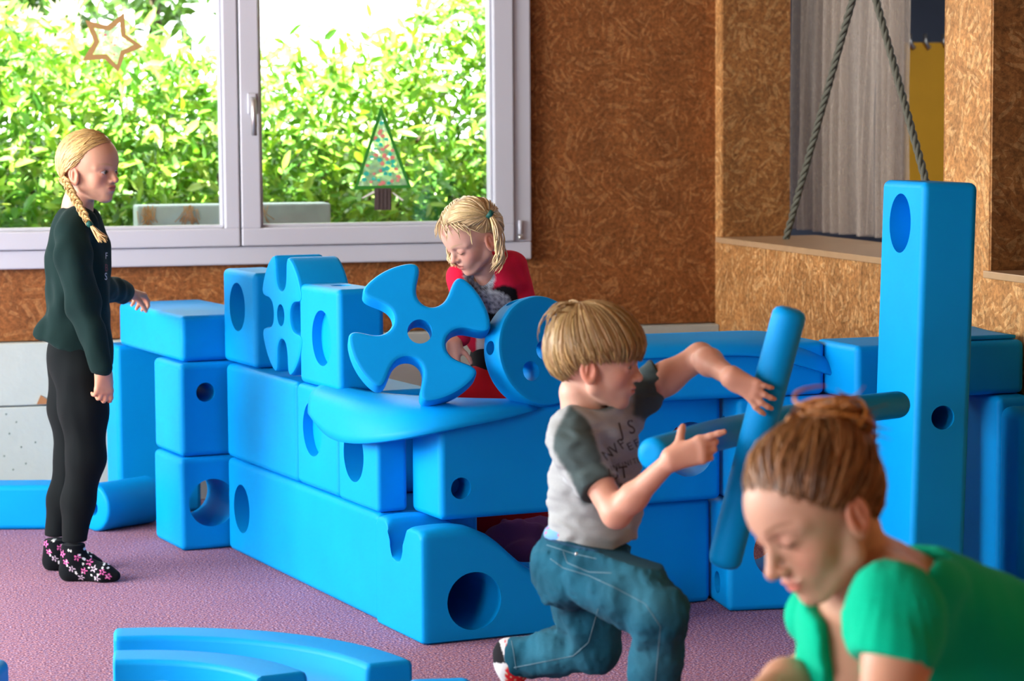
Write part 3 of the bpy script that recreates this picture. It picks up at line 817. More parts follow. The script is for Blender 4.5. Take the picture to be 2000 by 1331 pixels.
def frame(fwd, up=(0, 0, 1)):
    f = Vector(fwd).normalized(); u = Vector(up); u = (u - f * u.dot(f)).normalized(); l = u.cross(f)
    return np.array([tuple(f), tuple(l), tuple(u)], np.float64)     # rows: forward, left, up
class WorldVol:
    """lets limbs given in the world be added to a head's own volume, so the body is one surface"""
    def __init__(s, v, H): s.v = v; s.H = H
    def cone(s, a, b, r1, r2=None, k=.01, **kw):
        z = s.H.size; s.v.cone(s.H.inv(a), s.H.inv(b), r1 / z, (r1 if r2 is None else r2) / z, k=k / z, **kw)
    def chain(s, pts, rad, k=.01, kk=None, **kw):
        for i in range(len(pts) - 1): s.cone(pts[i], pts[i + 1], rad[i], rad[i + 1], k if i == 0 else (kk or k), **kw)
class Head:
    """head in its own unit frame: x forward, y to its left, z up; chin -.5, crown +.5"""
    def __init__(s, c, size, fwd, up=(0, 0, 1), adult=False, skin=(.62, .36, .25), hairc=(.45, .3, .13), gaze=(1, 0, 0), open_=1., neck=None, smile=0., pout=0., h=.0135, more=None, pts=()):
        s.c = npv(c).astype(float); s.size = size; s.R = frame(fwd, up); s.adult = adult
        s.skin = np.array(skin); s.hairc = np.array(hairc)
        ez = .0 if adult else -.055
        s.ez = ez
        lo, hi = [-.6, -.47, -.62], [.62, .47, .58]
        nk = None
        if neck is not None:
            nk = [s.inv(p) for p in neck[0]]
            for p in nk:
                for i in range(3): lo[i] = min(lo[i], p[i] - .5); hi[i] = max(hi[i], p[i] + .5)
            lo = np.maximum(lo, [-1.3, -1.0, -1.5]); hi = np.minimum(hi, [1.3, 1.0, .6])
        for p in pts:
            q = s.inv(p); lo = np.minimum(lo, q - .3); hi = np.maximum(hi, q + .3)
        v = Vol(lo, hi, h)
        cw = 1. if adult else 1.04
        v.ell((-.045, 0, .115), (.435, .34 * cw, .385), k=0)
        v.ell((.12, 0, .10), (.285, .285 * cw, .29), k=.08)
        v.ell((.11, 0, -.16), (.25, .24, .31), k=.08)
        js = 1 if adult else .93
        for y in (-1, 1):
            v.cone((-.03, y * .245 * js, -.14), (.02, y * .215 * js, -.29), .06, .06, k=.07)
            v.cone((.02, y * .215 * js, -.29), (.235, y * .06, -.425), .058, .062, k=.06)
            v.ell((.215, y * .145, -.15), (.105, .105, .115 if adult else .125), k=.06)            # cheek
            v.cone((.345, y * .05, .075 + ez), (.255, y * .225, .065 + ez), .05, .04, k=.05)        # brow
        v.ell((.275, 0, -.425), (.085, .085, .072), k=.05)                                         # chin
        v.ell((.27, 0, -.28), (.115, .135, .13), k=.06)                                            # muzzle
        for y in (-1, 1): v.ell((.435, y * .14, ez - .005), (.10, .10, .062), k=.05, op='s')        # sockets
        nz = .0 if adult else .03
        tip = (.455 if adult else .425, 0, -.165 + nz + ez * .5)
        v.cone((.345, 0, .04 + ez), tip, .028 if adult else .03, .043, k=.045)
        v.ell((tip[0] + .0, 0, tip[2] - .005), (.048, .045, .042), k=.02)
        for y in (-1, 1): v.ell((tip[0] - .05, y * .048, tip[2] - .02), (.045, .03, .032), k=.02)
        for y in (-1, 1): v.ell((tip[0] - .015, y * .022, tip[2] - .052), (.016, .011, .012), k=.008, op='s')
        mz = -.30 + (.0 if adult else .012)
        s.mz = mz
        mx_ = .365 + pout * .025
        v.ell((mx_, 0, mz + .02), (.042, .085 + smile * .02 - pout * .02, .024), k=.025)
        v.ell((mx_ - .006, 0, mz - .024), (.042, .07 - pout * .02, .028), k=.025)
        w = .088 + smile * .025 - pout * .025
        v.chain([(mx_ - .05, -w, mz + smile * .03), (mx_ + .034, -.03, mz - smile * .004), (mx_ + .034, .03, mz - smile * .004), (mx_ - .05, w, mz + smile * .03)], [.006, .008, .008, .006], k=.012, op='s')
        # eyes with lids
        s.eyes = []
        for y in (-1, 1):
            ec = np.array([.292, y * .135, ez - .008]); er = .066
            s.eyes.append((ec, er))
            sl = v._sl(ec - .1, ec + .1, .02)
            X, Y, Z = v._pts(sl)
            x, yy, z = X - ec[0], Y - ec[1], Z - ec[2]
            sp = np.sqrt(x * x + yy * yy + z * z) - (er + .011)
            if open_ > 0:
                mid = .004
                half = .027 * open_ * (1 - (yy / .062) ** 2)
                sp = np.maximum(sp, np.where(x > 0, np.minimum(half - np.abs(z - mid), .05), -.1))
            v.d[sl] = smin(v.d[sl], sp, .012)
            # keep the eye opening itself free
            if open_ > 0:
                cut = np.maximum(np.sqrt(x * x + yy * yy + z * z) - (er + .05), -(half - np.abs(z - mid)) * .9)
                cut = np.where(x > .02, cut, .1)
                v.d[sl] = smax(v.d[sl], -cut, .006)
        # ears
        for y in (-1, 1):
            tilt = .25
            A = np.array([[math.cos(tilt), 0, math.sin(tilt)], [0, 1, 0], [-math.sin(tilt), 0, math.cos(tilt)]])
            e0 = np.array([-.045, y * .345 * js, -.06 + ez])
            e0 = e0 + [0, y * .012, 0]
            v.ell(e0, (.085, .036, .138), R=A, k=.010)
            v.ell(e0 + [.006, y * .036, .016], (.056, .034, .098), R=A, k=.010, op='s')
            v.cone(e0 + [-.012, y * .012, -.05], e0 + [-.01, y * .014, .055], .013, .013, k=.012)
            v.ell(e0 + [.055, y * -.0, -.035], (.022, .025, .03), k=.015)
            v.ell(e0 + [.028, -y * .005, -.105], (.03, .022, .035), k=.02)
        if nk is not None:
            rr = neck[1]
            for i in range(len(nk) - 1): v.cone(nk[i], nk[i + 1], rr[i] / size, rr[i + 1] / size, k=.07)
            if len(neck) > 2:
                for a, b, ra, rb, k in neck[2]: v.cone(s.inv(a), s.inv(b), ra / size, rb / size, k=k)
        if more is not None: more(WorldVol(v, s))
        V, F = v.mesh(); V = relax(V, F, 1, .35)
        C = np.tile(s.skin, (len(V), 1))
        lip = s.skin * (.95, .55, .58)
        C = blend(C, s.skin * (1.02, .80, .78), .6 * np.maximum(gs(V, (.3, .19, -.16), (.16, .12, .13)), gs(V, (.3, -.19, -.16), (.16, .12, .13))))
        C = blend(C, lip, 1.3 * gs(V, (mx_ + .02, 0, mz), (.06, w * .95, .05)))
        C = blend(C, s.skin * (.45, .28, .25), 1.5 * gs(V, (mx_ + .02, 0, mz + smile * .01), (.05, w * .95, .009)))
        C = blend(C, s.skin * (1.0, .72, .66), .5 * gs(V, (tip[0], 0, tip[2]), (.07, .08, .06)))
        for y in (-1, 1):
            C = blend(C, s.skin * (1.0, .60, .50), .8 * gs(V, (-.045, y * .37, -.06 + ez), (.11, .08, .16)))
            C = blend(C, s.skin * (.3, .2, .2), 1.2 * gs(V, (tip[0] - .015, y * .022, tip[2] - .052), (.022, .016, .018)))
            bz = .088 + ez
            for t in np.linspace(0, 1, 7):
                p = (.375 - .10 * t * t, y * (.065 + .155 * t), bz + .028 * math.sin(t * 2.2))
                C = blend(C, s.hairc * .75 * (.9 if adult else 1) + s.skin * .12, (.8 if adult else .8) * gs(V, p, (.06, .026, .016)))
            ec = s.eyes[0][0] * (1, -y, 1) if y < 0 else s.eyes[1][0]
            ec = np.array([.292, y * .135, ez - .008])
            C = blend(C, s.skin * (.75, .6, .6), .5 * gs(V, ec + [.05, 0, 0], (.07, .09, .055)))
            if open_ > 0:
                lz = .004 + .027 * open_
                for t in np.linspace(-1, 1, 9):
                    p = ec + [.068, t * .056, lz * (1 - t * t * .85)]
                    C = blend(C, s.hairc * .25, 1.1 * gs(V, p, (.045, .014, .011)))
            else:
                for t in np.linspace(-1, 1, 9):
                    p = ec + [.066, t * .06, -.036 + .02 * t * t]
                    C = blend(C, s.hairc * .22, 1.1 * gs(V, p, (.05, .014, .0105)))
        far = np.linalg.norm(V - np.array([0, 0, -.05]), axis=1) > .62
        C[far] = s.skin * (1, .9, .86)
        s.V, s.F, s.C = s.world(V), F, C
        s.gaze = gaze; s.open_ = open_
    def world(s, P): return (np.asarray(P) * s.size) @ s.R + s.c
    def inv(s, p): return (np.array(tuple(p)) - s.c) @ s.R.T / s.size
    def add_eyes(s, parent, off, iris=(.12, .2, .3)):
        if s.open_ <= 0: return
        g = np.array(s.gaze, float); g /= np.linalg.norm(g)
        for ec, er in s.eyes:
            bm = bmesh.new(); bmesh.ops.create_uvsphere(bm, u_segments=24, v_segments=18, radius=1)
            P = np.array([tuple(v.co) for v in bm.verts]); F = [[v.index for v in f.verts] for f in bm.faces]; bm.free()
            a = np.degrees(np.arccos(np.clip(P @ g, -1, 1)))
            C = np.tile(np.array([.55, .52, .5]), (len(P), 1))
            C = np.where((a < 33)[:, None], np.array(iris)[None], C); C = np.where((a < 14)[:, None], .004, C)
            Vw = s.world(ec + P * er) - np.array(tuple(off))
            mesh_np('eye', Vw, F, M_eye, parent, True, C)
    # hair helpers: directions are unit vectors in the head frame
    def scalp(s, d, lift=.0):
        """point on (a little above) the skull in direction d from the skull's middle"""
        d = np.asarray(d, float); d = d / np.linalg.norm(d)
        c = np.array([-.03, 0, .08]); r = np.array([.455, .362, .425]) + lift
        t = 1 / math.sqrt(((d / r) ** 2).sum())
        return c + d * t
def slerp(a, b, t):
    a = np.asarray(a, float); b = np.asarray(b, float); a = a / np.linalg.norm(a); b = b / np.linalg.norm(b)
    o = math.acos(max(-1, min(1, float(a @ b))))
    if o < 1e-4: return a
    return (math.sin((1 - t) * o) * a + math.sin(t * o) * b) / math.sin(o)
def strands_np(lines, r, base, rg, var=.25, flat=1.0):
    """many thin tapered strands -> arrays; each line: (points, radius scale)"""
    Vs, Fs, Cs = [], [], []
    o = 0
    for L_, rs in lines:
        P = np.asarray(L_, float); n = len(P)
        T = np.gradient(P, axis=0); T /= np.linalg.norm(T, axis=1)[:, None] + 1e-9
        ref = rg.normal(size=3); ref /= np.linalg.norm(ref)
        N1 = np.cross(T, ref[None]); N1 /= np.linalg.norm(N1, axis=1)[:, None] + 1e-9; N2 = np.cross(T, N1)
        rad = r * rs * np.clip(np.minimum(np.linspace(.5, 6, n), np.linspace(4.0, .15, n)), .1, 1)
        ring = [P + rad[:, None] * (math.cos(a) * N1 + math.sin(a) * N2) for a in (0, 2.094, 4.189)]
        Vs.append(np.stack(ring, 1).reshape(-1, 3))
        i = np.arange(n - 1)[:, None] * 3
        q = np.concatenate([np.stack([i[:, 0] + a, i[:, 0] + (a + 1) % 3, i[:, 0] + 3 + (a + 1) % 3, i[:, 0] + 3 + a], 1) for a in range(3)])
        Fs.append(q + o); o += n * 3
        c = np.array(base) * (1 + rg.uniform(-var, var)) * np.array([1, 1 + rg.uniform(-.04, .04), 1 + rg.uniform(-.12, .12)])
        Cs.append(np.tile(c, (n * 3, 1)))
    return np.concatenate(Vs), np.concatenate(Fs), np.concatenate(Cs)
def cat(*parts):
    """join (V, F, C) triples"""
    o = 0; Vs, Fs, Cs = [], [], []
    for V, F, C in parts:
        Vs.append(V); Fs.append(np.asarray(F) + o); Cs.append(C); o += len(V)
    return np.concatenate(Vs), np.concatenate(Fs), np.concatenate(Cs)
def hand(v, wrist, f, n, right, L_, curls, spread=(.12, .03, -.06, -.16), thumb=((.5, .8, .3), (.75, .5, .5), (.85, .25, .5)), k=.004, palm=1., wr=.02, tl=1.):
    """adds a hand to Vol v: f finger direction, n palm normal, curls = per finger (base, mid, tip) in radians"""
    f = Vector(f).normalized(); n = Vector(n); n = (n - f * n.dot(f)).normalized(); t = f.cross(n) * (1 if right else -1)
    w = Vector(wrist)
    offs = (.165, .055, -.055, -.16); ln = (.42, .46, .43, .34); pl = (.50, .52, .50, .46); rr = (.058, .060, .057, .050)
    tips = []
    for i in range(4):
        kn = w + f * pl[i] * L_ * palm + t * offs[i] * L_
        v.cone(w + t * offs[i] * L_ * .40, kn - n * .0, wr * .80, .062 * L_, k=.012)
        p = kn; th = 0
        for j, (fr, cu) in enumerate(zip((.46, .31, .23), curls[i])):
            th += cu
            d = (f * math.cos(th) + n * math.sin(th) + t * spread[i] * (1 if j == 0 else .4)).normalized()
            q = p + d * ln[i] * fr * L_
            r0 = rr[i] * L_ * (1, .93, .86)[j]; r1 = rr[i] * L_ * (.93, .86, .74)[j]
            v.cone(p, q, r0, r1, k=.008 if j == 0 else .003)
            p = q
        tips.append(p)
    p = w + f * .13 * L_ + t * .13 * L_ + n * .05 * L_
    for j, (d, ln_) in enumerate(zip(thumb, (.22, .18, .14))):
        d = (f * d[0] + t * d[1] + n * d[2]).normalized(); q = p + d * ln_ * L_ * tl
        v.cone(p, q, (.085, .066, .062)[j] * L_, (.068, .062, .050)[j] * L_, k=.014 if j == 0 else .003)
        p = q
    return tips

def soften(C, F, it=2):
    """blur vertex colours a little so dyed areas meet without steps"""
    E_ = np.concatenate([F[:, [i, (i + 1) % 4]] for i in range(4)])
    for _ in range(it):
        acc = C.copy(); n = np.ones(len(C))
        for a, b in ((0, 1), (1, 0)): np.add.at(acc, E_[:, a], C[E_[:, b]]); np.add.at(n, E_[:, a], 1)
        C = acc / n[:, None]
    return C
def ink_on(bvh, parent, base, mat, text, x, y, size, rot, sx, Yd, name='printed_letter'):
    """flat lettering pressed onto cloth at a picture position, one object for each letter"""
    for i, ch in enumerate(text):
        u0 = (i - (len(text) - 1) / 2) * .66 * sx
        ink_ch(bvh, parent, base, mat, ch, x + u0 * size * math.cos(rot), y - u0 * size * math.sin(rot), size, rot, sx, Yd, name)
def ink_ch(bvh, parent, base, mat, text, x, y, size, rot, sx, Yd, name):
    cu = bpy.data.curves.new('t', 'FONT'); cu.body = text; cu.size = 1; cu.align_x = 'CENTER'; cu.resolution_u = 3
    to = bpy.data.objects.new('t', cu); COL.objects.link(to)
    dg_ = bpy.context.evaluated_depsgraph_get(); me = bpy.data.meshes.new_from_object(to.evaluated_get(dg_))
    bpy.data.objects.remove(to, do_unlink=True)
    bm = bmesh.new(); bm.from_mesh(me); bpy.data.meshes.remove(me)
    bmesh.ops.triangulate(bm, faces=bm.faces)
    for _ in range(2):
        le = [e for e in bm.edges if e.calc_length() > .08]
        if le: bmesh.ops.subdivide_edges(bm, edges=le, cuts=1)
    bmesh.ops.triangulate(bm, faces=bm.faces)
    cr_, sr_ = math.cos(rot), math.sin(rot); miss = []
    for w_ in bm.verts:
        u, t = w_.co.x * sx, w_.co.y
        d = (px(x + (u * cr_ - t * sr_) * size, y - (u * sr_ + t * cr_) * size, Yd) - CC).normalized(); hit = bvh.ray_cast(CC, d)
        if hit[0] is None: miss.append(w_)
        else: w_.co = hit[0] - d * .0012 - base
    if miss: bmesh.ops.delete(bm, geom=miss, context='VERTS')
    return bm_obj(name, bm, mat, parent)
# ------------------------------------------------------------------ the four people
def dirv(az, el):
    a, e = math.radians(az), math.radians(el); return np.array([math.cos(e) * math.cos(a), math.cos(e) * math.sin(a), math.sin(e)])
def hair_cap(H, line, lift, col, wav=.0, seed=1, top=90):
    """closed-looking scalp cap above the hairline line(az)->elevation"""
    rg = np.random.default_rng(seed)
    na, ne = 96, 26
    V = []
    for i in range(ne + 1):
        for k in range(na):
            az = 360 * k / na - 180
            e0 = line(az); el = e0 + (top - e0) * (i / ne) ** .8
            lf = lift * min(1, .25 + i / ne * 5)
            V.append(H.scalp(dirv(az, el), lf + wav * math.sin(az * .35 + i * .4) * .5))
    F = [(i * na + k, i * na + (k + 1) % na, (i + 1) * na + (k + 1) % na, (i + 1) * na + k) for i in range(ne) for k in range(na)]
    C = np.tile(np.array(col), (len(V), 1)) * (1 + .15 * np.sin(np.arange(len(V))[:, None] % na * 1.3))
    return H.world(np.array(V)), np.array(F), C
def bounds(pts, m):
    P = np.array([tuple(p) for p in pts]); return P.min(0) - m, P.max(0) + m
def person(label, base):
    r = empty('person', base)
    return tag(r, label, 'person')
SKIN = (.60, .335, .235)

# ---- older girl in dark green
def girl_standing():
    base = Vector((-1.33, 7.28, 0))
    root = person('girl with blonde braid in dark green long-sleeved shirt and black leggings, standing', base)
    Yc = 7.27
    hc = px(176, 326, 7.25)
    wr, el, shr = px(201, 722, 7.10), px(162, 590, 7.13), px(142, 458, 7.17)
    wl, ell_, shl = px(248, 572, 7.90), px(200, 560, 7.62), px(165, 462, 7.40)
    def limbs(v):
        v.cone(px(148, 440, 7.27), shr, .04, .034, k=.02); v.cone(px(150, 440, 7.27), shl, .04, .034, k=.02)
        v.chain([shr, el, wr], [.034, .027, .020], k=.01, kk=.01)
        hand(v, wr, (.02, .0, -1), (-.45, .85, 0), True, .128, ((.35, .6, .4), (.5, .7, .5), (.6, .8, .5), (.7, .8, .5)), thumb=((.8, .35, .35), (.9, .1, .4), (.9, -.1, .4)), wr=.020)
        v.chain([shl, ell_, wl], [.034, .027, .020], k=.01, kk=.01)
        hand(v, wl, (.42, .75, -.15), (-.2, -.3, -1), False, .128, ((.7, .7, .5), (.8, .8, .5), (.9, .8, .5), (.9, .8, .5)), wr=.020, thumb=((.6, .5, .6), (.7, .2, .7), (.7, .1, .7)))
    H = Head(hc, .210, (.90, -.42, -.04), up=(-.05, 0, 1), skin=(.56, .30, .20), hairc=(.50, .33, .13), gaze=(1, .25, -.05), open_=.85, smile=.5,
             neck=([px(160, 365, 7.27), px(152, 400, 7.27), px(146, 450, 7.27)], [.043, .043, .06]), more=limbs, pts=(px(205, 790, 7.06), px(275, 600, 8.03)), h=.0145)
    B = (H.V, H.F, H.C)
    body = np_obj('body', B[0], B[1], M_skin, root, B[2], base); H.add_eyes(body, base, (.05, .06, .06))
    # shirt
    f = np.array([[.95, -.31, 0], [.31, .95, 0], [0, 0, 1]])
    b0, b1 = bounds([px(80, 400, 7.0), px(230, 740, 7.0), px(262, 590, 7.95), px(80, 400, 7.5)], .07)
    v = Vol(b0, b1, .0055)
    v.ell(px(152, 505, Yc), (.088, .118, .155), R=f, k=0)
    v.ell(px(153, 600, Yc), (.088, .110, .15), R=f, k=.05)
    v.ell(px(150, 690, Yc), (.104, .128, .115), R=f, k=.05)
    v.ell(px(104, 660, Yc), (.04, .09, .05), R=f, k=.05)
    v.cone(px(150, 438, 7.2), px(150, 438, 7.34), .055, .055, k=.04)
    v.chain([px(140, 456, 7.15), px(142, 500, 7.13), px(161, 590, 7.12), px(200, 718, 7.10)], [.052, .053, .047, .033], k=.022, kk=.02)
    v.chain([px(165, 462, 7.40), px(185, 560, 7.52), px(243, 571, 7.86)], [.052, .046, .034], k=.03, kk=.02)
    v.cone(px(148, 418, Yc), px(150, 395, Yc), .047, .05, k=.01, op='s')
    v.folds(.009, 60, 3, 5, (1, 1, .8))
    # hem: rises to the back; sleeves are kept
    hp, hn = npv(px(84, 655, Yc)), None
    q = npv(px(205, 716, Yc))
    X, Y, Z = v._pts((slice(None),) * 3)
    hemz = hp[2] + (X - hp[0]) * (q[2] - hp[2]) / (q[0] - hp[0]) + .006 * np.sin(Y * 60) + .004 * np.sin(X * 90)
    a, b = npv(px(161, 590, 7.12)), npv(px(204, 735, 7.10)); ba = b - a
    t = ((X - a[0]) * ba[0] + (Y - a[1]) * ba[1] + (Z - a[2]) * ba[2]) / float(ba @ ba)
    dist = np.sqrt((X - a[0] - t * ba[0]) ** 2 + (Y - a[1] - t * ba[1]) ** 2 + (Z - a[2] - t * ba[2]) ** 2)
    arm = (dist < .05 - .012 * t) & (t < .92) & (Y < 7.175)
    v.d = np.where(arm, v.d, np.maximum(v.d, hemz - Z)).astype(np.float32)
    a2, b2 = npv(px(243, 571, 7.86)), npv(px(250, 573, 7.9))
    V, F = v.mesh(); V = relax(V, F, 2)
    C = np.tile(np.array((.007, .021, .020)), (len(V), 1))
    shirt = np_obj('shirt', V, F, M_cloth, root, C, base); SV, SF = V, F
    shirt['label'] = 'dark green long-sleeved shirt'
    # leggings
    b0, b1 = bounds([px(80, 640, 7.05), px(240, 1065, 7.05), px(80, 640, 7.5), px(240, 1065, 7.5)], .05)
    v = Vol(b0, b1, .0055)
    v.ell(px(153, 690, Yc), (.085, .112, .11), R=f, k=0)
    v.ell(px(139, 705, 7.21), (.066, .060, .080), R=f, k=.03)
    v.ell(px(133, 700, 7.35), (.066, .060, .080), R=f, k=.03)
    v.chain([px(158, 735, 7.20), px(163, 800, 7.20), px(168, 895, 7.19), px(153, 980, 7.20), px(143, 1068, 7.20)], [.077, .070, .056, .047, .036], k=.025, kk=.03)
    v.chain([px(147, 735, 7.37), px(142, 800, 7.38), px(143, 895, 7.38), px(124, 975, 7.38), px(110, 1050, 7.38)], [.080, .070, .054, .046, .036], k=.02, kk=.03)
    v.folds(.003, 70, 5, 5, (1, 1, .35))
    X, Y, Z = v._pts((slice(None),) * 3)
    zr, zl = px(143, 1058, 7.2).z, px(110, 1047, 7.38).z
    v.d = np.maximum(v.d, np.where(Y < 7.29, zr - Z, zl - Z)).astype(np.float32)
    V, F = v.mesh(); V = relax(V, F, 1)
    leg = np_obj('leggings', V, F, M_cloth, root, np.tile(np.array((.0065, .009, .010)), (len(V), 1)), base)
    leg['label'] = 'black leggings'
    # socks with dots and flowers
    for (hx, hy, Y0, dz), nm in (((143, 1062, 7.20, 0), 'sock'), ((110, 1052, 7.38, 0), 'sock')):
        an = px(hx, hy, Y0)
        he = Vector((an.x - .012, an.y, .026)); fd = Vector((.97, -.16, 0)).normalized() if Y0 < 7.3 else Vector((.98, .0, 0))
        v = Vol((an.x - .08, an.y - .09, -.002), (an.x + .20, an.y + .07, an.z + .02), .0028)
        v.chain([an, Vector((an.x, an.y, .06)), he], [.035, .033, .029], k=.02, kk=.03)
        bl = he + fd * .105 - Vector((0, 0, .003)); toe = he + fd * .142 - Vector((0, 0, .008))
        v.cone(he + Vector((.02, 0, .03)), bl + Vector((0, 0, .004)), .032, .022, k=.02)
        v.cone(he, bl, .026, .026, k=.02); v.cone(bl - Vector((0, .012, 0)), toe - Vector((0, .004, 0)), .024, .016, k=.02); v.cone(bl + Vector((0, .014, 0)), toe + Vector((-.012, .016, 0)), .022, .014, k=.02)
        v.plane((0, 0, 0.001), (0, 0, -1), .003); v.plane((0, 0, an.z - .002), (0, 0, 1))
        V, F = v.mesh(); V = relax(V, F, 1)
        C = np.tile(np.array((.006, .008, .010)), (len(V), 1))
        rg = np.random.default_rng(4)
        flowers = [(.0, .062, 1), (.018, .042, 0), (.055, .036, 1), (.085, .042, 0), (.112, .034, 1), (-.012, .085, 1), (.035, .075, 1), (.07, .06, 1), (.095, .014, 0), (.13, .02, 1), (.045, .014, 0)]
        for sy in (-1, 1):
            for fx, fz, kind in flowers:
                c0 = he + fd * (fx - .005) + Vector((0, 0, fz - .026))
                r = np.linalg.norm((V - np.array(tuple(c0)))[:, [0, 2]], axis=1); side = (V[:, 1] - c0.y) * sy > -.004
                ang = np.arctan2(V[:, 2] - c0.z, V[:, 0] - c0.x)
                pet = (r < .0105 * (.62 + .38 * np.cos(5 * ang))) & (r > .0028) & side
                C[pet] = (.75, .16, .42) if kind else (.62, .50, .62)
            for q in range(26):
                c0 = he + fd * rg.uniform(-.03, .125) + Vector((0, 0, rg.uniform(-.015, .075)))
                r = np.linalg.norm((V - np.array(tuple(c0)))[:, [0, 2]], axis=1)
                C[(r < .0032) & ((V[:, 1] - c0.y) * sy > -.004) & (C[:, 0] < .1)] = (.75, .78, .76)
        so = np_obj('sock', V, F, M_cloth, root, C, base); so['label'] = 'black sock with pink flowers and white dots'
    # lettering at the chest edge
    bvh = BVHTree.FromPolygons([tuple(p) for p in SV], [tuple(q) for q in SF])
    M_wl = plain('white_print', (.5, .5, .52, 1), .8); M_rl = plain('red_print', (.14, .012, .03, 1), .8)
    for tx, x, y, sz, mt in (('S', 207, 547, 20, M_wl), ('F', 208, 506, 18, M_wl), ('B', 208, 530, 20, M_rl)): ink_on(bvh, shirt, base, mt, tx, x, y, sz, 0, .6, 7.2)
    # hair: cap, pulled-back strands, braid and tail
    rg = np.random.default_rng(11)
    hl = lambda az: np.interp(abs(az), [0, 30, 50, 65, 80, 95, 120, 150, 180], [44, 42, 34, 17, -1, -8, -24, -40, -44])
    base_c = np.array((.50, .33, .135))
    cap = hair_cap(H, hl, .012, base_c * .78)
    gd = np.array([-.66, -.50, -.52]); lines = []
    for q in range(620):
        az = rg.uniform(-180, 180); e0 = hl(az); el = e0 + (88 - e0) * rg.uniform(0, 1) ** 1.6
        a = dirv(az, el)
        if az > 60 and el < 5: continue
        n = 9; ll = []
        lf = rg.uniform(.012, .032)
        for t in np.linspace(0, 1, n):
            d = slerp(a, gd + rg.normal(size=3) * .035, t)
            ll.append(H.scalp(d, lf * (.15 + .85 * math.sin(min(1, t * 2.2 + .05) * math.pi / 2)) - .02 * max(0, t - .7)) + np.array([0, 0, .0]))
        lines.append((H.world(np.array(ll)), 1))
    for q in range(120):
        az = rg.uniform(-100, 100); a = dirv(az, hl(az) - rg.uniform(0, 5)); e_ = slerp(a, gd, rg.uniform(.2, .45))
        lines.append((H.world(np.array([H.scalp(slerp(a, e_, t), -.004 + .02 * t) for t in np.linspace(0, 1, 6)])), .5))
    S = strands_np(lines, .0030, base_c, rg)
    hair = np_obj('hair', *cat(cap, S)[:2], M_hair, root, cat(cap, S)[2], base); hair['label'] = 'blonde hair drawn back into a braid'
    g0 = Vector(H.world(H.scalp(gd, .02)))
    path = [g0, px(131, 358, 7.195), px(140, 378, 7.175), px(152, 398, 7.155), px(164, 419, 7.135), px(174, 437, 7.112)]
    P = np.array([tuple(p) for p in path]); u = np.linspace(0, len(P) - 1, 60)
    Pc = np.stack([np.interp(u, range(len(P)), P[:, i]) for i in range(3)], 1)
    for _ in range(6): Pc[1:-1] = Pc[1:-1] * .5 + (Pc[2:] + Pc[:-2]) * .25
    lines = []
    T = np.gradient(Pc, axis=0); T /= np.linalg.norm(T, axis=1)[:, None]; N1 = np.cross(T, (0, 1, 0)); N1 /= np.linalg.norm(N1, axis=1)[:, None]; N2 = np.cross(T, N1)
    for s_ in range(3):
        for q in range(9):
            ph = s_ * 2 * math.pi / 3; tt = np.linspace(0, 1, 60); w = .0085 * (1 - .25 * tt)
            ox, oy = rg.normal(size=2) * .0022
            LL = Pc + N1 * (w * np.sin(tt * 30 + ph) + ox)[:, None] + N2 * (w * .5 * np.sin(2 * (tt * 30 + ph)) + oy)[:, None]
            lines.append((LL, 1.15))
    S = strands_np(lines, .0033, base_c * 1.0, rg)
    br = np_obj('braid', S[0], S[1], M_hair, root, S[2], base)
    tie = px(175, 438, 7.112)
    Vt, Ft = tube_np([tie - Vector((.006, 0, -.006)), tie, tie + Vector((.006, 0, -.006))], [.008, .0095, .008], 12)
    mesh_np('hair_tie', [Vector(p) - base for p in Vt], Ft, plain('hair_tie', srgb(20, 80, 70), .6), br)
    lines = []
    for q in range(90):
        e = px(rg.uniform(192, 212), rg.uniform(462, 475), rg.uniform(7.08, 7.13)); m_ = px(rg.uniform(180, 196), rg.uniform(447, 456), rg.uniform(7.09, 7.12))
        t = np.linspace(0, 1, 7)[:, None]
        lines.append(((1 - t) ** 2 * np.array(tuple(tie)) + 2 * t * (1 - t) * np.array(tuple(m_)) + t ** 2 * np.array(tuple(e)), 1))
    S = strands_np(lines, .0026, base_c * 1.1, rg)
    np_obj('braid_tail', S[0], S[1], M_hair, br, S[2], base)
    return root, shirt
G1, G1_shirt = girl_standing()

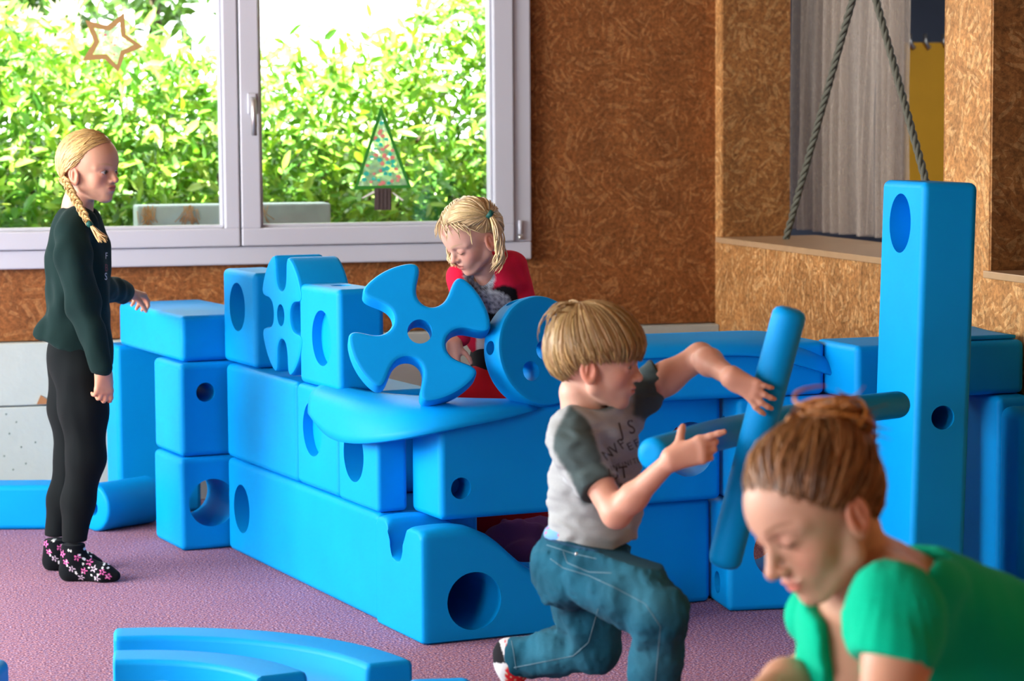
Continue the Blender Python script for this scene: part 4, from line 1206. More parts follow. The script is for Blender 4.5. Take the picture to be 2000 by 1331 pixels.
# ---- small girl in red behind the castle
def girl_red():
    hc = px(921, 458, 7.15)
    base = Vector((-.08, 7.25, 0))
    root = person('small girl with blonde pigtails in red cardigan bending over behind the blue gear', base)
    skin = np.array((.60, .33, .25))
    nb = px(952, 545, 7.22)
    w = px(888, 672, 7.05); el = px(905, 618, 7.1); sr_ = px(902, 545, 7.2); sl_ = px(998, 528, 7.27)
    def limbs(v):
        v.cone(px(950, 550, 7.24), sr_, .04, .03, k=.02); v.cone(px(950, 550, 7.24), sl_, .04, .03, k=.02)
        v.chain([sr_, el, w], [.029, .024, .018], k=.01, kk=.01)
        hand(v, w, (-.1, -.15, -1), (.5, .8, -.2), True, .105, ((.4, .5, .4),) * 4, wr=.017)
        v.chain([sl_, px(1018, 590, 7.25), px(1030, 665, 7.15)], [.029, .024, .018], k=.01)
    H = Head(hc, .212, (-.74, -.46, -.50), up=(-.25, -.22, 1), skin=skin, hairc=(.48, .34, .17), open_=0, smile=0,
             neck=([px(935, 500, 7.18), px(942, 522, 7.2), px(950, 560, 7.24)], [.040, .040, .06]), more=limbs, pts=(px(880, 720, 7.0), px(1035, 670, 7.2)), h=.0145)
    B = (H.V, H.F, H.C)
    body = np_obj('body', B[0], B[1], M_skin, root, B[2], base)
    f = frame((-.62, -.75, -.25))
    b0, b1 = bounds([px(860, 480, 7.0), px(1060, 720, 7.0), px(860, 480, 7.45), px(1060, 720, 7.45)], .04)
    v = Vol(b0, b1, .0038)
    v.ell(px(955, 565, 7.26), (.078, .105, .12), R=f, k=0)
    v.ell(px(962, 640, 7.32), (.082, .10, .12), R=f, k=.05)
    v.chain([px(898, 540, 7.2), px(905, 600, 7.12), px(900, 658, 7.07)], [.042, .036, .029], k=.04, kk=.02)
    v.chain([px(1000, 520, 7.26), px(1018, 585, 7.25), px(1032, 660, 7.15)], [.047, .040, .032], k=.04, kk=.02)
    v.cone(px(944, 520, 7.2), px(934, 485, 7.17), .044, .05, k=.01, op='s')
    v.folds(.007, 60, 8, 5)
    V, F = v.mesh(); V = relax(V, F, 1)
    red = np.array((.55, .012, .045)); C = np.tile(red, (len(V), 1))
    # patterned front panel: two long ears shape and dark band
    W2 = np.array([(CR.dot(Vector(p) - CC) / CF.dot(Vector(p) - CC) * FPX + 1000, 665.5 - CU.dot(Vector(p) - CC) / CF.dot(Vector(p) - CC) * FPX) for p in V])
    front = ((V - np.array(tuple(px(955, 565, 7.26)))) @ f[0]) > .0
    def inell(cx, cy, rx, ry, rot=0):
        x, y = W2[:, 0] - cx, W2[:, 1] - cy; c, s = math.cos(rot), math.sin(rot)
        return (((x * c + y * s) / rx) ** 2 + ((-x * s + y * c) / ry) ** 2 < 1) & front
    pat = inell(924, 553, 15, 38, -.38) | inell(953, 545, 13, 32, .05) | inell(963, 590, 36, 22, .1)
    dk = (inell(985, 590, 36, 32) | (front & (W2[:, 1] > 600) & (W2[:, 1] < 640) & (W2[:, 0] > 935))) & ~pat
    C[dk] = (.008, .008, .010)
    rg = np.random.default_rng(3)
    h = np.sin(V[:, 0] * 700 + 3 * np.sin(V[:, 2] * 300)) * np.sin(V[:, 2] * 620 + 3 * np.sin(V[:, 0] * 330))
    C[pat] = np.where((h[pat] > -.05)[:, None], np.array((.42, .46, .50)), np.array((.02, .025, .04)))
    for cx, cy in ((921, 528), (931, 545)): C[inell(cx, cy, 5, 6)] = (.55, .22, .03)
    C[(W2[:, 1] > 655) & (W2[:, 1] < 700) & (W2[:, 0] > 930) & (W2[:, 0] < 1000)] = (.6, .58, .55)
    C = soften(C, F, 1)
    sh = np_obj('cardigan', V, F, M_cloth, root, C, base); sh['label'] = 'red cardigan with spotted front panel'
    # black trousers, kneeling
    b0, b1 = bounds([px(930, 660, 7.1), px(1060, 900, 7.1), px(930, 660, 7.6), px(1060, 900, 7.6)], .03)
    v = Vol(b0, b1, .007)
    v.ell(px(985, 700, 7.36), (.10, .11, .09), R=f, k=0)
    v.chain([px(965, 700, 7.30), px(960, 800, 7.22), px(1000, 990, 7.3)], [.062, .055, .045], k=.03)
    v.chain([px(1010, 700, 7.42), px(1030, 800, 7.4), px(1040, 990, 7.45)], [.062, .055, .045], k=.03)
    V, F = v.mesh()
    tr = np_obj('trousers', V, F, M_cloth, root, np.tile(np.array((.010, .011, .013)), (len(V), 1)), base); tr['label'] = 'black trousers'
    # hair
    rg = np.random.default_rng(5)
    base_c = np.array((.53, .39, .21))
    hl = lambda az: np.interp(abs(az), [0, 30, 50, 65, 80, 95, 120, 150, 180], [38, 36, 28, 14, -2, -8, -24, -40, -44])
    cap = hair_cap(H, hl, .014, base_c * .78)
    gl = H.inv(px(957, 419, 7.08)) - np.array([-.03, 0, .08]); gl /= np.linalg.norm(gl)
    gr = gl * (1, -1, 1)
    lines = []
    for q in range(640):
        az = rg.uniform(-180, 180); e0 = hl(az); el = e0 + (88 - e0) * rg.uniform(0, 1) ** 1.5
        a = dirv(az, el); g = gl if a[1] + rg.normal() * .02 > 0 else gr
        lf = rg.uniform(.014, .04); ll = []
        jit = rg.normal(size=3) * .04
        for t in np.linspace(0, 1, 8): ll.append(H.scalp(slerp(a, g + jit, t), lf * (.15 + .85 * math.sin(min(1, t * 2 + .05) * 1.57))))
        lines.append((H.world(np.array(ll)), 1))
    for q in range(40):
        az = rg.uniform(-70, 70); a = dirv(az, hl(az) + rg.uniform(0, 14)); e_ = dirv(az + rg.uniform(-10, 25), hl(az) - rg.uniform(6, 26))
        lines.append((H.world(np.array([H.scalp(slerp(a, e_, t), .03 + .05 * t) for t in np.linspace(0, 1, 7)])), .6))
    S = strands_np(lines, .0032, base_c, rg)
    A = cat(cap, S); hair = np_obj('hair', A[0], A[1], M_hair, root, A[2], base); hair['label'] = 'fine blonde hair parted into pigtails'
    def tail(p0, path, n, wid, seed):
        rg = np.random.default_rng(seed); lines = []
        P = [p0] + path; Pn = np.array([tuple(p) for p in P]); uu = np.linspace(0, len(P) - 1, 26)
        Pc = np.stack([np.interp(uu, range(len(P)), Pn[:, i]) for i in range(3)], 1)
        for _ in range(4): Pc[1:-1] = Pc[1:-1] * .5 + (Pc[2:] + Pc[:-2]) * .25
        t = np.linspace(0, 1, 26)
        for q in range(n):
            o1 = rg.normal(size=3); o1 /= np.linalg.norm(o1); ph = rg.uniform(0, 6.28); am = rg.uniform(.004, .012)
            sp = wid * np.sin(np.clip(t * 2.5 + .15, 0, 1.57)) * rg.uniform(.1, 1)
            LL = Pc + o1[None] * sp[:, None] + np.stack([np.sin(t * 13 + ph), np.cos(t * 13 + ph), 0 * t], 1) * (am * t ** 1.5)[:, None]
            cut = int(26 * rg.uniform(.72, 1)); lines.append((LL[:cut], 1))
        S = strands_np(lines, .0026, base_c * 1.12, rg)
        tl = np_obj('pigtail', S[0], S[1], M_hair, root, S[2], base)
        Vt, Ft = tube_np([Vector(p0) + Vector((-.006, 0, .004)), Vector(p0) + Vector((.006, 0, -.004))], .013, 12)
        mesh_np('hair_tie', [Vector(p) - base for p in Vt], Ft, MATS['hair_tie'], tl)
    tail(px(957, 419, 7.08), [px(968, 440, 7.06), px(976, 475, 7.06), px(978, 505, 7.07), px(962, 532, 7.06)], 110, .017, 2)
    p0 = Vector(H.world(H.scalp(gr, .03)))
    tail(p0, [px(878, 480, 7.2), px(880, 505, 7.16), px(890, 525, 7.12)], 60, .014, 3)
    return root
girl_red()
def to_px(V):
    """picture position of points, used to lay out prints and seams on cloth"""
    V = np.asarray(V, float) - np.array(tuple(CC))
    z = V @ np.array(tuple(CF))
    return np.stack([1000 + FPX * (V @ np.array(tuple(CR))) / z, 665.5 - FPX * (V @ np.array(tuple(CU))) / z], 1)
def inpoly(W2, poly):
    P = np.array(poly, float); x, y = W2[:, 0], W2[:, 1]; r = np.zeros(len(x), bool)
    for i in range(len(P)):
        (x0, y0), (x1, y1) = P[i], P[(i + 1) % len(P)]
        if y0 == y1: continue
        r ^= ((y0 > y) != (y1 > y)) & (x < (x1 - x0) * (y - y0) / (y1 - y0) + x0)
    return r
# ---- noodles
def noodle(label, pts, r, name='foam_noodle'):
    P = np.array([tuple(p) for p in pts]); u = np.linspace(0, len(P) - 1, 40)
    Pc = np.stack([np.interp(u, range(len(P)), P[:, i]) for i in range(3)], 1)
    for _ in range(14): Pc[1:-1] = Pc[1:-1] * .5 + (Pc[2:] + Pc[:-2]) * .25
    d0 = Pc[0] - Pc[1]; d0 /= np.linalg.norm(d0); d1 = Pc[-1] - Pc[-2]; d1 /= np.linalg.norm(d1)
    L0 = [Pc[0] + d0 * r * .55, Pc[0] + d0 * r * .52, Pc[0] + d0 * r * .4, Pc[0] + d0 * r * .2]; R0 = [r * .3, r * .62, r * .85, r * .97]
    L1 = [Pc[-1] + d1 * r * .2, Pc[-1] + d1 * r * .4, Pc[-1] + d1 * r * .52, Pc[-1] + d1 * r * .55]
    A = np.array(L0 + list(Pc) + L1); rad = R0 + [r] * len(Pc) + R0[::-1]
    c = A.mean(0)
    V, F = tube_np(A - c, rad, 28)
    o = mesh_np(name, V, F, M_foam); wn(o, 1.0); o.location = c
    return tag(o, label, 'noodle', 'blue foam noodles')
noodle('straight blue foam noodle held upright by the running boy', [px(1417, 1090, 5.0), px(1478, 852, 4.97), px(1540, 620, 4.95)], .035)
noodle('long curved blue foam noodle under the boy\'s arm reaching to the pillar', [px(1278, 887, 4.80), px(1390, 852, 5.05), px(1500, 828, 5.35), px(1620, 806, 5.65), px(1752, 791, 5.93)], .0335)

# ---- the running boy
def boy():
    base = Vector((.25, 4.95, 0))
    root = person('blond boy in grey raglan T-shirt and jeans running with foam noodles', base)
    skin = np.array((.60, .34, .25))
    hc = px(1166, 697, 5.0)
    sh, el, wr = px(1118, 855, 4.92), px(1204, 1004, 4.80), px(1312, 897, 4.73)
    sl, ell_, wl = px(1222, 790, 5.12), px(1368, 696, 5.10), px(1428, 737, 4.918)
    def limbs(v):
        v.cone(px(1152, 850, 5.02), sh, .045, .034, k=.02); v.cone(px(1152, 850, 5.02), sl, .045, .034, k=.02)
        v.chain([sh, sh + (el - sh) * .5, el], [.034, .0315, .029], k=.01, kk=.02)
        v.chain([el, el + (wr - el) * .3, wr], [.0275, .026, .0175], k=.015, kk=.02)
        fd = (px(1360, 882, 4.72) - wr).normalized()
        hand(v, wr, fd, Vector((.1, .98, -.12)), True, .125, ((.0, .05, .05), (.55, 1.0, .6), (.65, 1.1, .6), (.75, 1.1, .6)), spread=(-.02, .0, -.02, -.05),
             thumb=((.42, .80, .40), (.28, .72, .62), (.25, .50, .80)), wr=.0185, tl=.8)
        v.chain([sl, sl + (ell_ - sl) * .55, ell_], [.036, .033, .027], k=.01, kk=.02)
        v.chain([ell_, ell_ + (wl - ell_) * .3, wl], [.027, .0265, .0185], k=.015, kk=.02)
        hand(v, wl, Vector((.80, -.22, -.46)), Vector((.30, .93, .1)), False, .110, ((-.05, .35, .35), (-.05, .4, .4), (.0, .4, .4), (.05, .45, .4)), spread=(.62, .38, .12, -.12),
             thumb=((.4, .3, .9), (.5, .2, .9), (.6, .1, .9)), wr=.0185)
    H = Head(hc, .209, (.97, -.12, -.10), up=(.06, 0, 1), skin=skin, hairc=(.36, .22, .08), gaze=(1, -.1, -.15), open_=.75, pout=.35,
             neck=([px(1132, 768, 5.02), px(1140, 805, 5.02), px(1152, 860, 5.02)], [.043, .043, .07]), more=limbs, pts=(el, px(1420, 880, 4.70), px(1520, 830, 4.85), px(1470, 830, 4.85)))
    B = (H.V, H.F, H.C)
    body = np_obj('body', B[0], B[1], M_skin, root, B[2], base); H.add_eyes(body, base, (.05, .05, .05))
    # T-shirt
    f = frame((.74, -.66, .06), up=(.06, 0, 1))
    b0, b1 = bounds([px(1060, 780, 4.8), px(1310, 1080, 4.8), px(1060, 780, 5.2), px(1310, 1080, 5.2)], .05)
    v = Vol(b0, b1, .0042)
    v.ell(px(1166, 895, 5.0), (.083, .100, .125), R=f, k=0)
    v.ell(px(1162, 970, 5.0), (.084, .098, .12), R=f, k=.04)
    v.ell(px(1158, 1035, 5.0), (.090, .102, .09), R=f, k=.04)
    v.cone(px(1120, 845, 4.95), px(1200, 830, 5.10), .045, .045, k=.04)
    v.chain([px(1115, 852, 4.92), px(1130, 890, 4.89), px(1172, 958, 4.85)], [.048, .050, .046], k=.025, kk=.02)
    v.chain([px(1205, 815, 5.10), px(1245, 775, 5.12), px(1290, 738, 5.12)], [.046, .045, .043], k=.03, kk=.02)
    v.folds(.0085, 50, 21, 5, (1, 1, 1.25))
    v.folds(.004, 110, 9, 4, (.6, .6, 1.6))
    v.cone(px(1150, 812, 5.01), px(1150, 770, 5.01), .052, .056, k=.008, op='s')
    # cut hem and cuffs
    X, Y, Z = v._pts((slice(None),) * 3)
    hz = px(1160, 1058, 5.0).z
    hem = hz + (X - px(1160, 1058, 5.0).x) * -.06 - .012 * np.sin((X - px(1075, 0, 5.0).x) * 26) + .004 * np.sin(Y * 70)
    v.d = np.maximum(v.d, np.where((X < px(1240, 0, 5.0).x + .05), hem - Z, -1)).astype(np.float32)
    def cuff(p, dirn, c, rad):
        p, dirn = npv(p), npv(Vector(dirn).normalized())
        t = (X - p[0]) * dirn[0] + (Y - p[1]) * dirn[1] + (Z - p[2]) * dirn[2]
        near = ((X - p[0]) ** 2 + (Y - p[1]) ** 2 + (Z - p[2]) ** 2) < rad ** 2
        v.d = np.where(near, np.maximum(v.d, t), v.d).astype(np.float32)
    cuff(px(1174, 958, 4.85), px(1204, 1004, 4.80) - px(1130, 890, 4.89), 0, .075)
    cuff(px(1293, 734, 5.12), px(1366, 694, 5.12) - px(1245, 775, 5.12), 0, .08)
    V, F = v.mesh(); V = relax(V, F, 1, .4)
    W2 = to_px(V)
    lg, dg = np.array((.33, .355, .36)), np.array((.062, .09, .093))
    C = np.tile(lg, (len(V), 1))
    def segd(a, b):
        a, b = npv(a), npv(b); ba = b - a; t = np.clip(((V - a) @ ba) / (ba @ ba), 0, 1); return np.linalg.norm(V - a - t[:, None] * ba, axis=1)
    near = (V - np.array(tuple(px(1160, 900, 5.0)))) @ f[1] < -.02       # his right side
    sl_r = inpoly(W2, [(1112, 790), (1150, 822), (1166, 868), (1177, 905), (1215, 950), (1140, 990), (1112, 930), (1080, 880), (1082, 850)]) & near
    C[sl_r] = dg
    sl_l = (segd(px(1212, 800, 5.10), px(1300, 730, 5.12)) < .053) & (W2[:, 0] > 1236)
    C[sl_l] = dg
    col = segd(px(1150, 822, 5.01), px(1151, 815, 5.01)) < .066
    nk = npv(px(1150, 817, 5.01)); C[(np.linalg.norm((V - nk) * (1, 1, .0), axis=1) < .064) & (V[:, 2] > px(1150, 842, 5.01).z)] = dg
    C = soften(C, F, 2)
    sh_ = np_obj('t_shirt', V, F, M_cloth, root, C, base); sh_['label'] = 'light grey T-shirt with dark raglan sleeves'
    # printed lettering on the chest
    bvh = BVHTree.FromPolygons([tuple(p) for p in V], [tuple(q) for q in F])
    M_print = plain('shirt_print', (.055, .05, .048, 1), .9, .3, 120)
    ink = lambda text, x, y, size, rot=0, sx=1.0: ink_on(bvh, sh_, base, M_print, text, x, y, size, rot, sx, 5.0)
    ink('JS', 1226, 850, 40, .25, .8); ink('NVF', 1206, 886, 30, .62, .85); ink('EF', 1240, 876, 22, .45); ink('UT', 1210, 936, 34, .15, .9)
    ink('INFINITE', 1222, 912, 15, .30, .8); ink('UNION', 1226, 952, 15, .2, .8)
    # ribbed collar
    cc, cx_, cy_ = px(1158, 800, 5.005), Vector((1, .05, 0)), Vector((0, -.86, -.46)).normalized()
    vt, ft = tube_np([cc + (cx_ * math.cos(t) * .0535 + cy_ * math.sin(t) * .056) - base for t in np.linspace(0, 2 * math.pi, 40)], .0068, 8, False)
    co_ = mesh_np('collar', vt, ft, M_cloth, sh_, True, np.tile(np.array((.07, .098, .10)), (len(vt), 1)))
    # underwear edge
    v = Vol(*bounds([px(1060, 1010, 4.9), px(1180, 1060, 5.1)], .06), .006)
    v.ell(px(1148, 1040, 5.0), (.088, .098, .035), R=f, k=0)
    V, F = v.mesh(); 
    h = np.sin(V[:, 0] * 300 + V[:, 1] * 200) * np.sin(V[:, 2] * 350)
    C = np.where((h > .55)[:, None], np.array((.5, .05, .12)), np.array((.16, .36, .65)))
    uo = np_obj('underwear', V, F, M_cloth, root, C, base); uo['label'] = 'light blue patterned underwear edge'
    # jeans
    pts = [px(1060, 1020, 4.7), px(1340, 1331, 4.6), px(960, 1340, 5.35), px(1300, 1560, 4.8)]
    b0, b1 = bounds(pts, .05); b0[2] = .03
    v = Vol(b0, b1, .0055)
    v.ell(px(1147, 1095, 5.01), (.090, .096, .095), R=f, k=0)
    v.ell(px(1110, 1110, 5.02), (.075, .09, .085), R=f, k=.04)
    v.chain([px(1145, 1105, 4.95), px(1230, 1150, 4.84), px(1286, 1196, 4.77)], [.082, .073, .060], k=.03, kk=.03)
    v.chain([px(1288, 1200, 4.77), px(1282, 1290, 4.82), px(1265, 1545, 4.88)], [.058, .050, .045], k=.015, kk=.03)
    v.chain([px(1125, 1120, 5.08), px(1150, 1190, 5.10), px(1163, 1262, 5.10)], [.075, .068, .056], k=.03, kk=.03)
    v.chain([px(1162, 1268, 5.10), px(1090, 1275, 5.14), px(1010, 1287, 5.2)], [.052, .047, .0445], k=.012, kk=.03)
    v.folds(.0075, 72, 31, 5); v.folds(.0035, 160, 32, 4)
    top = px(1150, 1052, 5.0)
    X, Y, Z = v._pts((slice(None),) * 3)
    v.d = np.maximum(v.d, Z - (top.z + (X - top.x) * -.22)).astype(np.float32)
    lo = px(992, 1289, 5.2); v.plane(lo, (-1, .25, -.06))
    V, F = v.mesh(); V = relax(V, F, 1, .4)
    W2 = to_px(V)
    C = np.tile(np.array((.010, .078, .125)), (len(V), 1)) * (1 + .25 * np.sin(V[:, :1] * 31 + 2 * np.sin(V[:, 2:] * 27)))
    for p, r in ((px(1240, 1130, 4.75), .10), (px(1285, 1180, 4.70), .07), (px(1080, 1270, 5.08), .09), (px(1275, 1290, 4.76), .08)):
        w = np.clip(1 - np.linalg.norm(V - np.array(tuple(p)), axis=1) / r, 0, 1); C = blend(C, (.05, .20, .28), w * .5)
    je = np_obj('jeans', V, F, M_denim, root, C, base); je['label'] = 'faded blue jeans'
    bvj = BVHTree.FromPolygons([tuple(p) for p in V], [tuple(q) for q in F])
    M_st = plain('denim_stitch', (.10, .19, .24, 1), .8); M_dk = plain('denim_band', (.008, .05, .10, 1), .9)
    def seam(pl, r, mat, name):
        P = np.array(pl, float); u = np.linspace(0, len(P) - 1, 12 * len(P)); out = []
        for x, y in zip(np.interp(u, range(len(P)), P[:, 0]), np.interp(u, range(len(P)), P[:, 1])):
            d = (px(x, y, 5.0) - CC).normalized(); hit = bvj.ray_cast(CC, d)
            if hit[0] is not None: out.append(hit[0] - d * r * .3 - base)
        if len(out) > 3: Vt, Ft = tube_np(out, r, 6); mesh_np(name, Vt, Ft, mat, je)
    seam([(1004, 1305), (1080, 1290), (1120, 1282), (1150, 1255), (1168, 1190)], .0010, M_st, 'seam')
    seam([(1075, 1092), (1100, 1110), (1150, 1125), (1200, 1148), (1260, 1180), (1290, 1225), (1280, 1331)], .0009, M_st, 'seam')
    seam([(1100, 1078), (1108, 1100), (1150, 1118), (1195, 1120)], .0010, M_st, 'pocket_seam')
    seam([(1066, 1052), (1120, 1068), (1170, 1078)], .003, M_dk, 'waistband'); seam([(1068, 1065), (1120, 1082), (1165, 1092)], .0009, M_st, 'seam')
    seam([(999, 1252), (1004, 1280), (1008, 1308)], .0009, M_st, 'seam')
    d = (px(1126, 1083, 5.0) - CC).normalized(); hit = bvj.ray_cast(CC, d)
    if hit[0] is not None:
        bm = bmesh.new(); bmesh.ops.create_icosphere(bm, subdivisions=2, radius=.004)
        for q in bm.verts: q.co += hit[0] - base
        bm_obj('rivet', bm, M_metal, je, True)
    # rear sock: white foot with black heel and red toe part
    an = px(1000, 1290, 5.2); he = px(984, 1268, 5.22); toe = px(1003, 1345, 5.2)
    v = Vol(*bounds([an, he, toe, px(960, 1250, 5.2)], .05), .003)
    v.cone(an + Vector((.03, 0, 0)), an, .034, .034, k=0)
    v.cone(he + Vector((.01, 0, -.008)), toe + Vector((-.004, 0, .05)), .031, .027, k=.03); v.cone(toe + Vector((-.004, 0, .05)), toe, .027, .02, k=.02)
    V, F = v.mesh(); V = relax(V, F, 1); W2 = to_px(V)
    C = np.tile(np.array((.62, .62, .64)), (len(V), 1))
    C[(W2[:, 0] - 984 < -.30 * (W2[:, 1] - 1262) * -1 - 6) & (W2[:, 1] < 1296) & (W2[:, 0] < 976 + (W2[:, 1] - 1250) * .28)] = (.012, .012, .015)
    C[(W2[:, 1] > 1303) & (W2[:, 0] > 987)] = (.62, .02, .03)
    h = np.sin(V[:, 0] * 330 + 1) * np.sin(V[:, 2] * 420)
    C[(W2[:, 1] > 1303) & (W2[:, 0] > 987) & (h > .72)] = (.6, .55, .35)
    C[(np.abs(W2[:, 0] - 988) < 3) & (np.abs(W2[:, 1] - 1257 - 4 * np.sign(W2[:, 0] - 988)) < 3)] = (.6, .03, .05)
    so = np_obj('sock', V, F, M_cloth, root, C, base); so['label'] = 'white sock with black heel and red toe'
    # front foot, on the carpet below the picture edge
    a2 = px(1265, 1540, 4.88); v = Vol(*bounds([a2, Vector((a2.x + .16, a2.y - .04, 0))], .05), .005)
    v.chain([a2 + Vector((0, 0, .02)), Vector((a2.x, a2.y, .045)), Vector((a2.x - .005, a2.y, .032))], [.036, .034, .03], k=.02)
    v.cone((a2.x, a2.y, .034), (a2.x + .12, a2.y - .03, .026), .032, .024, k=.02); v.plane((0, 0, .001), (0, 0, -1))
    V, F = v.mesh(); so = np_obj('sock', V, F, M_cloth, root, np.tile(np.array((.62, .62, .64)), (len(V), 1)), base); so['label'] = 'white sock of the front foot'
    # hair: bowl cut
    rg = np.random.default_rng(17)
    base_c = np.array((.34, .22, .095))
    end = lambda az: np.interp(abs(az), [0, 25, 50, 70, 88, 105, 125, 150, 180], [-3, -5, -9, -11, -10, -22, -36, -44, -46])
    cap = hair_cap(H, lambda az: end(az) + 3, .034, base_c * .75)
    wh = np.array([-.40, -.05, .92]); lines = []
    for q in range(1250):
        az = rg.uniform(-180, 180); e_ = dirv(az + rg.normal() * 4, end(az) + rg.normal() * 3.0 - 2)
        st = slerp(wh, e_, rg.uniform(0, .55) if q % 3 else 0.0)
        lf = rg.uniform(.028, .058); n = 10; ll = []
        bend = rg.normal() * .10
        for t in np.linspace(0, 1, n):
            d = slerp(st, e_, t); s_ = np.cross(d, [0, 0, 1]); d = d + s_ * bend * math.sin(t * 3.14)
            ll.append(H.scalp(d, lf * (.75 + .25 * math.sin(min(1, t * 1.6) * 1.57)) - .028 * max(0, t - .75) / .25))
        lines.append((H.world(np.array(ll)), 1))
    for q in range(34):       # flyaway hair at the crown and back
        az = rg.uniform(110, 250); st = slerp(wh, dirv(az, 20), rg.uniform(0, .5)); e_ = dirv(az, rg.uniform(0, 30))
        lines.append((H.world(np.array([H.scalp(slerp(st, e_, t), .05 + .10 * math.sin(t * 2.4)) for t in np.linspace(0, 1, 9)])), .45))
    S = strands_np(lines, .0031, base_c, rg, .32)
    A = cat(cap, S); ha = np_obj('hair', A[0], A[1], M_hair, root, A[2], base); ha['label'] = 'blond bowl-cut hair'
boy()

# ---- the woman in green
def woman():
    base = Vector((.62, 3.5, 0))
    root = person('woman with reddish hair bun and bright green blouse leaning forward, looking down', base)
    skin = np.array((.52, .30, .205))
    hc = px(1592, 997, 3.40)
    fwd = (-.76, -.44, -.44)
    nb = [px(1646, 1042, 3.46), px(1672, 1115, 3.47), px(1705, 1185, 3.5)]
    chest = [(px(1700, 1160, 3.45), px(1690, 1330, 3.48), .070, .075, .12), (px(1755, 1155, 3.38), px(1640, 1210, 3.62), .05, .05, .15), (px(1720, 1160, 3.5), px(1860, 1260, 3.55), .08, .11, .15)]
    def limbs(v):
        v.chain([px(1640, 1215, 3.62), px(1592, 1225, 3.70), px(1580, 1290, 3.62), px(1570, 1330, 3.56), px(1535, 1335, 3.45), px(1440, 1400, 3.32)], [.05, .043, .040, .036, .033, .024], k=.02, kk=.02)
        hand(v, px(1440, 1400, 3.32), Vector((-.75, -.45, -.45)), Vector((.3, .2, -.9)), False, .165, ((.2, .3, .2),) * 4, wr=.024)
        v.chain([px(1750, 1180, 3.36), px(1755, 1270, 3.22), px(1725, 1440, 3.14), px(1590, 1520, 3.10)], [.055, .046, .040, .025], k=.02, kk=.02)
        hand(v, px(1590, 1520, 3.10), Vector((-.85, .1, -.4)), Vector((-.3, .2, -.9)), True, .165, ((.2, .3, .2),) * 4, wr=.024)
    H = Head(hc, .232, fwd, up=(-.46, -.12, .87), adult=True, skin=skin, hairc=(.20, .09, .035), open_=0, smile=1.0, neck=(nb, [.056, .051, .07], chest), h=.0125,
             more=limbs, pts=(px(1725, 1440, 3.12), px(1440, 1420, 3.3), px(1380, 1560, 3.1), px(1360, 1480, 3.2), px(1860, 1260, 3.55), px(1660, 1330, 3.42)))
    B = (H.V, H.F, H.C)
    body = np_obj('body', B[0], B[1], M_skin, root, B[2], base)
    # blouse
    b0, b1 = bounds([px(1540, 1040, 3.2), px(1540, 1420, 3.1), px(2120, 1450, 3.9), px(1540, 1420, 3.9)], .05); b0[2] = max(b0[2], .45)
    v = Vol(b0, b1, .0065)
    v.cone(px(1760, 1160, 3.40), px(1640, 1215, 3.62), .070, .062, k=0)
    v.cone(px(1770, 1185, 3.48), px(1990, 1330, 3.62), .100, .145, k=.06)
    v.cone(px(1700, 1230, 3.45), px(1760, 1420, 3.48), .095, .11, k=.06)
    v.cone(px(1672, 1215, 3.50), px(1678, 1420, 3.50), .082, .088, k=.05)
    v.ell(px(1748, 1215, 3.27), (.072, .075, .085), k=.03)
    v.cone(px(1748, 1230, 3.26), px(1740, 1275, 3.22), .066, .060, k=.02)
    v.ell(px(1600, 1200, 3.70), (.055, .06, .055), k=.02)
    # wide neckline
    v.cone(px(1715, 1112, 3.46), px(1640, 1060, 3.40), .098, .11, k=.012, op='s')
    v.cone(px(1655, 1150, 3.40), px(1646, 1430, 3.40), .040, .022, k=.008, op='s')
    X, Y, Z = v._pts((slice(None),) * 3)
    # gathers on the puffed sleeve
    c = npv(px(1748, 1150, 3.27))
    ang = np.arctan2(Y - c[1], X - c[0]); near = np.exp(-(((X - c[0]) ** 2 + (Y - c[1]) ** 2 + (Z - c[2] + .04) ** 2) / .012))
    v.d = (v.d + near * .0035 * np.sin(ang * 26)).astype(np.float32)
    v.folds(.006, 38, 14, 5); v.folds(.002, 90, 15, 4)
    # sleeve ends above the arm
    cz = px(1735, 1296, 3.22)
    nearS = ((X - cz.x) ** 2 + (Y - cz.y) ** 2 + (Z - cz.z) ** 2) < .012
    pl = (X - cz.x) * -.28 + (Y - cz.y) * -.3 + (Z - cz.z) * -.9
    v.d = np.where(nearS & (Y < 3.36), np.maximum(v.d, pl), v.d).astype(np.float32)
    V, F = v.mesh(); V = relax(V, F, 2)
    bl = np_obj('blouse', V, F, M_cloth, root, np.tile(np.array((.0, .44, .25)), (len(V), 1)), base); bl['label'] = 'bright green puff-sleeved blouse'
    # lower body kneeling out of the picture
    v = Vol(*bounds([px(1990, 1330, 3.62), Vector((1.1, 3.75, .0)), Vector((.55, 3.6, 0)), Vector((1.15, 3.4, .1))], .16), .012)
    hip = px(2010, 1390, 3.68)
    v.ell(hip, (.17, .17, .16), k=0)
    for s_ in (-1, 1):
        kn = Vector((hip.x - .28, hip.y + s_ * .14 - .05, .08)); v.chain([hip + Vector((0, s_ * .08, -.04)), kn, Vector((hip.x + .08, hip.y + s_ * .15, .06))], [.095, .068, .05], k=.03)
    v.plane((0, 0, .003), (0, 0, -1))
    V, F = v.mesh(); tr = np_obj('trousers', V, F, M_denim, root, np.tile(np.array((.02, .03, .05)), (len(V), 1)), base); tr['label'] = 'dark trousers'
    # hair
    rg = np.random.default_rng(23)
    base_c = np.array((.17, .076, .026))
    hl = lambda az: np.interp(abs(az), [0, 25, 50, 72, 95, 120, 150, 180], [40, 36, 20, -2, -13, -30, -46, -50])
    cap = hair_cap(H, hl, .012, base_c * .75)
    bun = px(1624, 853, 3.46); bd = H.inv(px(1608, 890, 3.45)) - np.array([-.03, 0, .08]); bd /= np.linalg.norm(bd)
    lines = []
